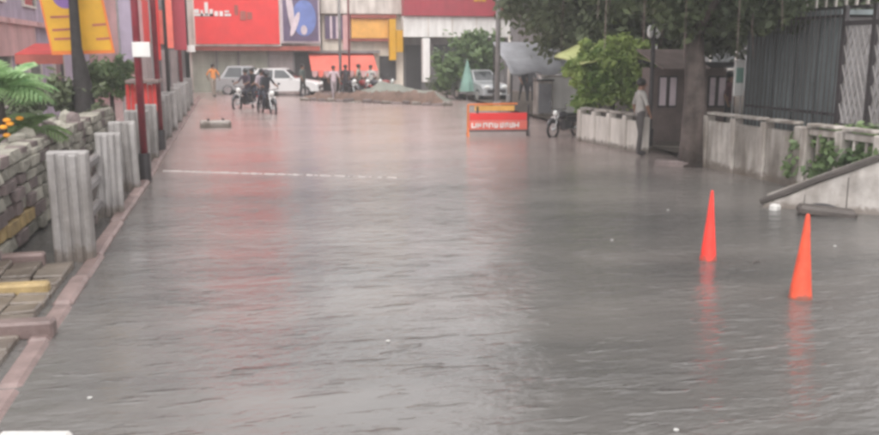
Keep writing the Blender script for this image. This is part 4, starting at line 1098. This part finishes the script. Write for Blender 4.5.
# cars
def car(loc, rz, label, paint, L=3.9, Wd=1.62, H=1.45, group='cars parked at the street end'):
    """front towards local -Y"""
    t = thing('parked_car', label, 'car', loc, rz, group)
    prof = [(-L / 2, .30), (-L / 2 + .02, .62), (-L / 2 + .25, .78), (-L * .22, .90), (L * .38, .93), (L / 2 - .04, .88), (L / 2, .55), (L / 2 - .03, .28)]
    b = MB(); secs = [(-Wd / 2, .93), (-Wd / 2 + .08, 1.0), (Wd / 2 - .08, 1.0), (Wd / 2, .93)]
    n = len(prof)
    for (x_, sc) in secs:
        for (y_, z_) in prof: b.v.append((x_, y_ * (.965 if sc < 1 else 1), .28 + (z_ - .28) * sc))
    for k in range(3):
        for i in range(n): b.f.append((k * n + i, k * n + (i + 1) % n, (k + 1) * n + (i + 1) % n, (k + 1) * n + i)); b.m.append(0)
    b.f += [tuple(range(n)), tuple(reversed(range(3 * n, 4 * n)))]; b.m += [0, 0]
    bo = b.build('body', paint, t)
    gh = [(-L * .20, .90), (-L * .05, H - .05), (L * .02, H), (L * .30, H - .02), (L * .42, .92)]
    b = MB(); iw = .13
    for (x_, inset) in ((-1, 0), (1, 0)):
        for (y_, z_) in gh: b.v.append((x_ * (Wd / 2 - .04 - (iw if z_ > 1 else 0)), y_, z_))
    n = len(gh)
    for i in range(n): b.f.append((i, (i + 1) % n, n + (i + 1) % n, n + i)); b.m.append(0)
    b.f += [tuple(range(n)), tuple(reversed(range(n, 2 * n)))]; b.m += [0, 0]
    b.build('cabin', paint, t)
    # glass a little proud of the cabin
    def gl(name, pts):
        b = MB(); ps = [Vector(p) for p in pts]; nn = (ps[1] - ps[0]).cross(ps[2] - ps[0]).normalized(); c = sum(ps, Vector()) / len(ps)
        if nn.dot(c - Vector((0, L * .1, 1.0))) < 0: nn = -nn
        k = len(ps); b.add([p + nn * .012 for p in ps] + [p - nn * .004 for p in ps], [tuple(range(k)), tuple(reversed(range(k, 2 * k)))] + [(i, (i + 1) % k, (i + 1) % k + k, i + k) for i in range(k)]); b.build(name, M['glass'], t)
    xb = Wd / 2 - .04; xt = xb - iw
    gl('windscreen', [(-xb + .1, -L * .188, .945), (xb - .1, -L * .188, .945), (xt - .06, -L * .06, H - .09), (-xt + .06, -L * .06, H - .09)])
    gl('rear_window', [(-xb + .1, L * .41, .96), (xb - .1, L * .41, .96), (xt - .06, L * .312, H - .08), (-xt + .06, L * .312, H - .08)])
    for sx in (-1, 1):
        f_ = lambda y_, z_: (sx * (xb - iw * min(1, (z_ - .90) / (H - .95))), y_, z_)
        gl('side_window', [f_(-L * .155, .95), f_(L * .08, .95), f_(L * .08, H - .09), f_(-L * .045, H - .10)])
        gl('side_window', [f_(L * .10, .95), f_(L * .36, .96), f_(L * .285, H - .09), f_(L * .10, H - .09)])
        MB().ball((sx * (Wd / 2 - .22), -L / 2 + .06, .66), .13, 10, 7, (1.2, .6, .7)).build('headlight', M['lampglass'], t, True)
        MB().box((sx * (Wd / 2 - .14), L / 2 - .03, .74), (.2, .06, .16), ch=.02).build('tail_light', M['carred'], t)
        MB().box((sx * (Wd / 2 + .07), -L * .14, .98), (.14, .08, .10), ch=.03).build('wing_mirror', paint, t)
        for yy in (-L * .32, L * .31):
            w = bpy.data.objects.new('wheel', None); COL.objects.link(w); w.parent = t; w.location = (sx * (Wd / 2 - .09), yy, .29)
            MB().tube([(-.09, 0, 0), (.10, 0, 0)], .29, 20).build('tyre', M['rubber'], w)
            MB().tube([(-.105, 0, 0), (.108, 0, 0)], .18, 14).build('rim', M['chrome'], w)
    MB().box((0, -L / 2 - .01, .48), (Wd * .7, .06, .16), ch=.02).build('grille', M['darkmetal'], t)
    MB().box((0, -L / 2 - .045, .38), (.45, .02, .11)).build('number_plate', M['white'], t)
    return t
g_ = on_z(285, 96, 0)
car((g_.x, g_.y + .9, -.05), R(75), 'white car parked just right of the motorcycles', M['carwhite'])
g_ = on_z(252, 96, 0)
car((g_.x, g_.y + 2.4, -.05), R(82), 'silver car with a dark roof line behind the two motorcycles', M['carsilver'], 3.6, 1.6, 1.55)
g_ = on_z(487, 102, 0)
car((g_.x + .1, g_.y + 1.6, 0), R(12), 'pale silver hatchback facing the viewer beyond the barricade', M['carsilver'], 3.3, 1.35, 1.42)
# people at the far end
for k, (px, py, rz, sh, tr, lb) in enumerate((
    (334, 101, .3, (.60, .48, .52), (.35, .30, .32), 'person in pale pink top standing in front of the salmon awning'),
    (346, 100, 2.6, (.05, .04, .05), (.04, .04, .05), 'person in dark clothes right of the one in pale pink'),
    (359, 100, 1.2, (.30, .30, .25), (.10, .10, .10), 'person in olive shirt under the middle of the salmon awning'),
    (371, 99, -.6, (.60, .58, .55), (.08, .08, .10), 'person in white shirt near the right end of the salmon awning'),
    (303, 98, .9, (.10, .13, .12), (.05, .05, .05), 'person in dark green shirt left of the people before the salmon awning'),
    (523, 103, .2, (.03, .03, .035), (.03, .03, .035), 'person in black standing right of the short pale pole'),
    (530, 103, -.4, (.08, .08, .09), (.04, .04, .05), 'person in dark grey beside the one in black at the street cabinet'),
    (214, 97, .5, (.80, .30, .08), (.35, .30, .25), 'person in an orange top before the shutters at left'),
)):
    g_ = on_z(px, py, 0); person((g_.x, g_.y, 0), rz, lb, sh, tr, 'stand', 1.62 + .03 * (k % 3), 'people standing at the far end', 'white' if k in (5, 6) else None, 10 + k)
# near right people
g_ = on_z(638, 156, 0)
person((g_.x, g_.y, 0), 1.5, 'person in pale grey top and dark trousers standing at the end of the pale wall', (.38, .36, .34), (.08, .07, .07), 'stand', 1.66, None, None, 31)
g_ = on_z(713, 150, 0)
person((g_.x + 1.0, g_.y + 1.1, .10), .4, 'person in dark maroon shirt standing beside the kiosk windows', (.10, .03, .04), (.03, .03, .035), 'stand', 1.66, None, None, 32)
g_ = on_z(664, 148, 0)
person((g_.x + .3, g_.y + 1.2, .06), -.3, 'person in dark brown clothes under the brown kiosk awning', (.07, .04, .04), (.05, .04, .04), 'stand', 1.64, None, None, 33)

# parked scooter right of the barricade, and a row of parked bikes under the awning
g_ = on_z(569, 137, 0); motorcycle((g_.x, g_.y + .3, -.03), R(-62), 'parked motorcycle leaning by the end of the pale panelled wall', M['cardark'], 'parked motorcycles', .78)
for k in range(4):
    g_ = on_z(352 + k * 11, 101, 0)
    motorcycle((g_.x, g_.y + .8, .05), R(20 + 14 * k), ('first parked motorcycle from the left in the row before the salmon awning', 'second parked motorcycle from the left before the salmon awning', 'third parked motorcycle, left of the tarpaulin mound', 'fourth parked motorcycle, touching the tarpaulin mound')[k], M['carred'] if k % 2 else M['cardark'], 'parked motorcycles')
# teal umbrella
g_ = on_z(467, 101, 0)
t = thing('closed_umbrella', 'half closed teal umbrella standing left of the pale silver hatchback', 'umbrella', (g_.x, g_.y, 0))
MB().tube([(0, 0, 0), (0, 0, 1.8)], .025, 8).build('pole', M['greypole'], t)
b = MB(); n = 12
for i, (r_, z_) in enumerate(((.36, .45), (.28, .85), (.15, 1.35), (.02, 1.85))):
    for k in range(n): rr = r_ * (1 if k % 2 else .78); b.v.append((rr * math.cos(2 * PI * k / n), rr * math.sin(2 * PI * k / n), z_))
for i in range(3):
    for k in range(n): b.f.append((i * n + k, i * n + (k + 1) % n, (i + 1) * n + (k + 1) % n, (i + 1) * n + k)); b.m.append(0)
b.build('canopy', M['teal'], t)

# litter floating on the water; the mid-street pale flake stands in for a highlight
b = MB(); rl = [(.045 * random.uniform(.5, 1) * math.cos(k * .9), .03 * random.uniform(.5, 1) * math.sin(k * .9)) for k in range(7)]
lit = b.prism(rl, -.004, .008, 'z').mesh('litter_and_glint', M['scrap'])
lit2 = MB().tube([(-.07, 0, 0), (0, .015, .004), (.07, -.01, 0)], [.007, .01, .005], 6).mesh('litter_and_glint', M['timber'])
for k, (px, py, w, lb) in enumerate(((676, 430, 0, 'pale scrap of litter floating at the bottom edge below the cones'), (388, 341, 0, 'pale flake put in as a water highlight in the middle of the street'),
        (756, 262, 1, 'dark twig floating between the two cones'), (612, 240, 0, 'pale scrap floating left of the slim cone'), (668, 210, 0, 'pale scrap floating up the street from the slim cone'),
        (835, 246, 0, 'pale scrap floating right of the wider cone'), (90, 398, 0, 'pale scrap floating near the bottom left corner slab'))):
    g_ = on_z(px, py, .006); o = link('litter_and_glint', lit2 if w else lit, None, g_, (0, 0, random.uniform(-.5, .5)), (.62,) * 3 if not w else None); tag(o, lb, 'litter')

# ------------------------------------------------------------------ rain haze over the whole place
hz = MB().box((0, 40, 9.4), (170, 130, 21.6)).build('haze', [bpy.data.materials.new('haze')]); stuff(hz)
tag(hz, 'thin pale rain haze hanging over the flooded street', 'haze')
hm = hz.data.materials[0]; hm.use_nodes = True; n_ = hm.node_tree; n_.nodes.clear()
ho = n_.nodes.new('ShaderNodeOutputMaterial'); hv = n_.nodes.new('ShaderNodeVolumePrincipled')
hv.inputs['Color'].default_value = (.92, .92, .91, 1); hv.inputs['Density'].default_value = .0032; hv.inputs['Anisotropy'].default_value = .2
n_.links.new(hv.outputs['Volume'], ho.inputs['Volume'])
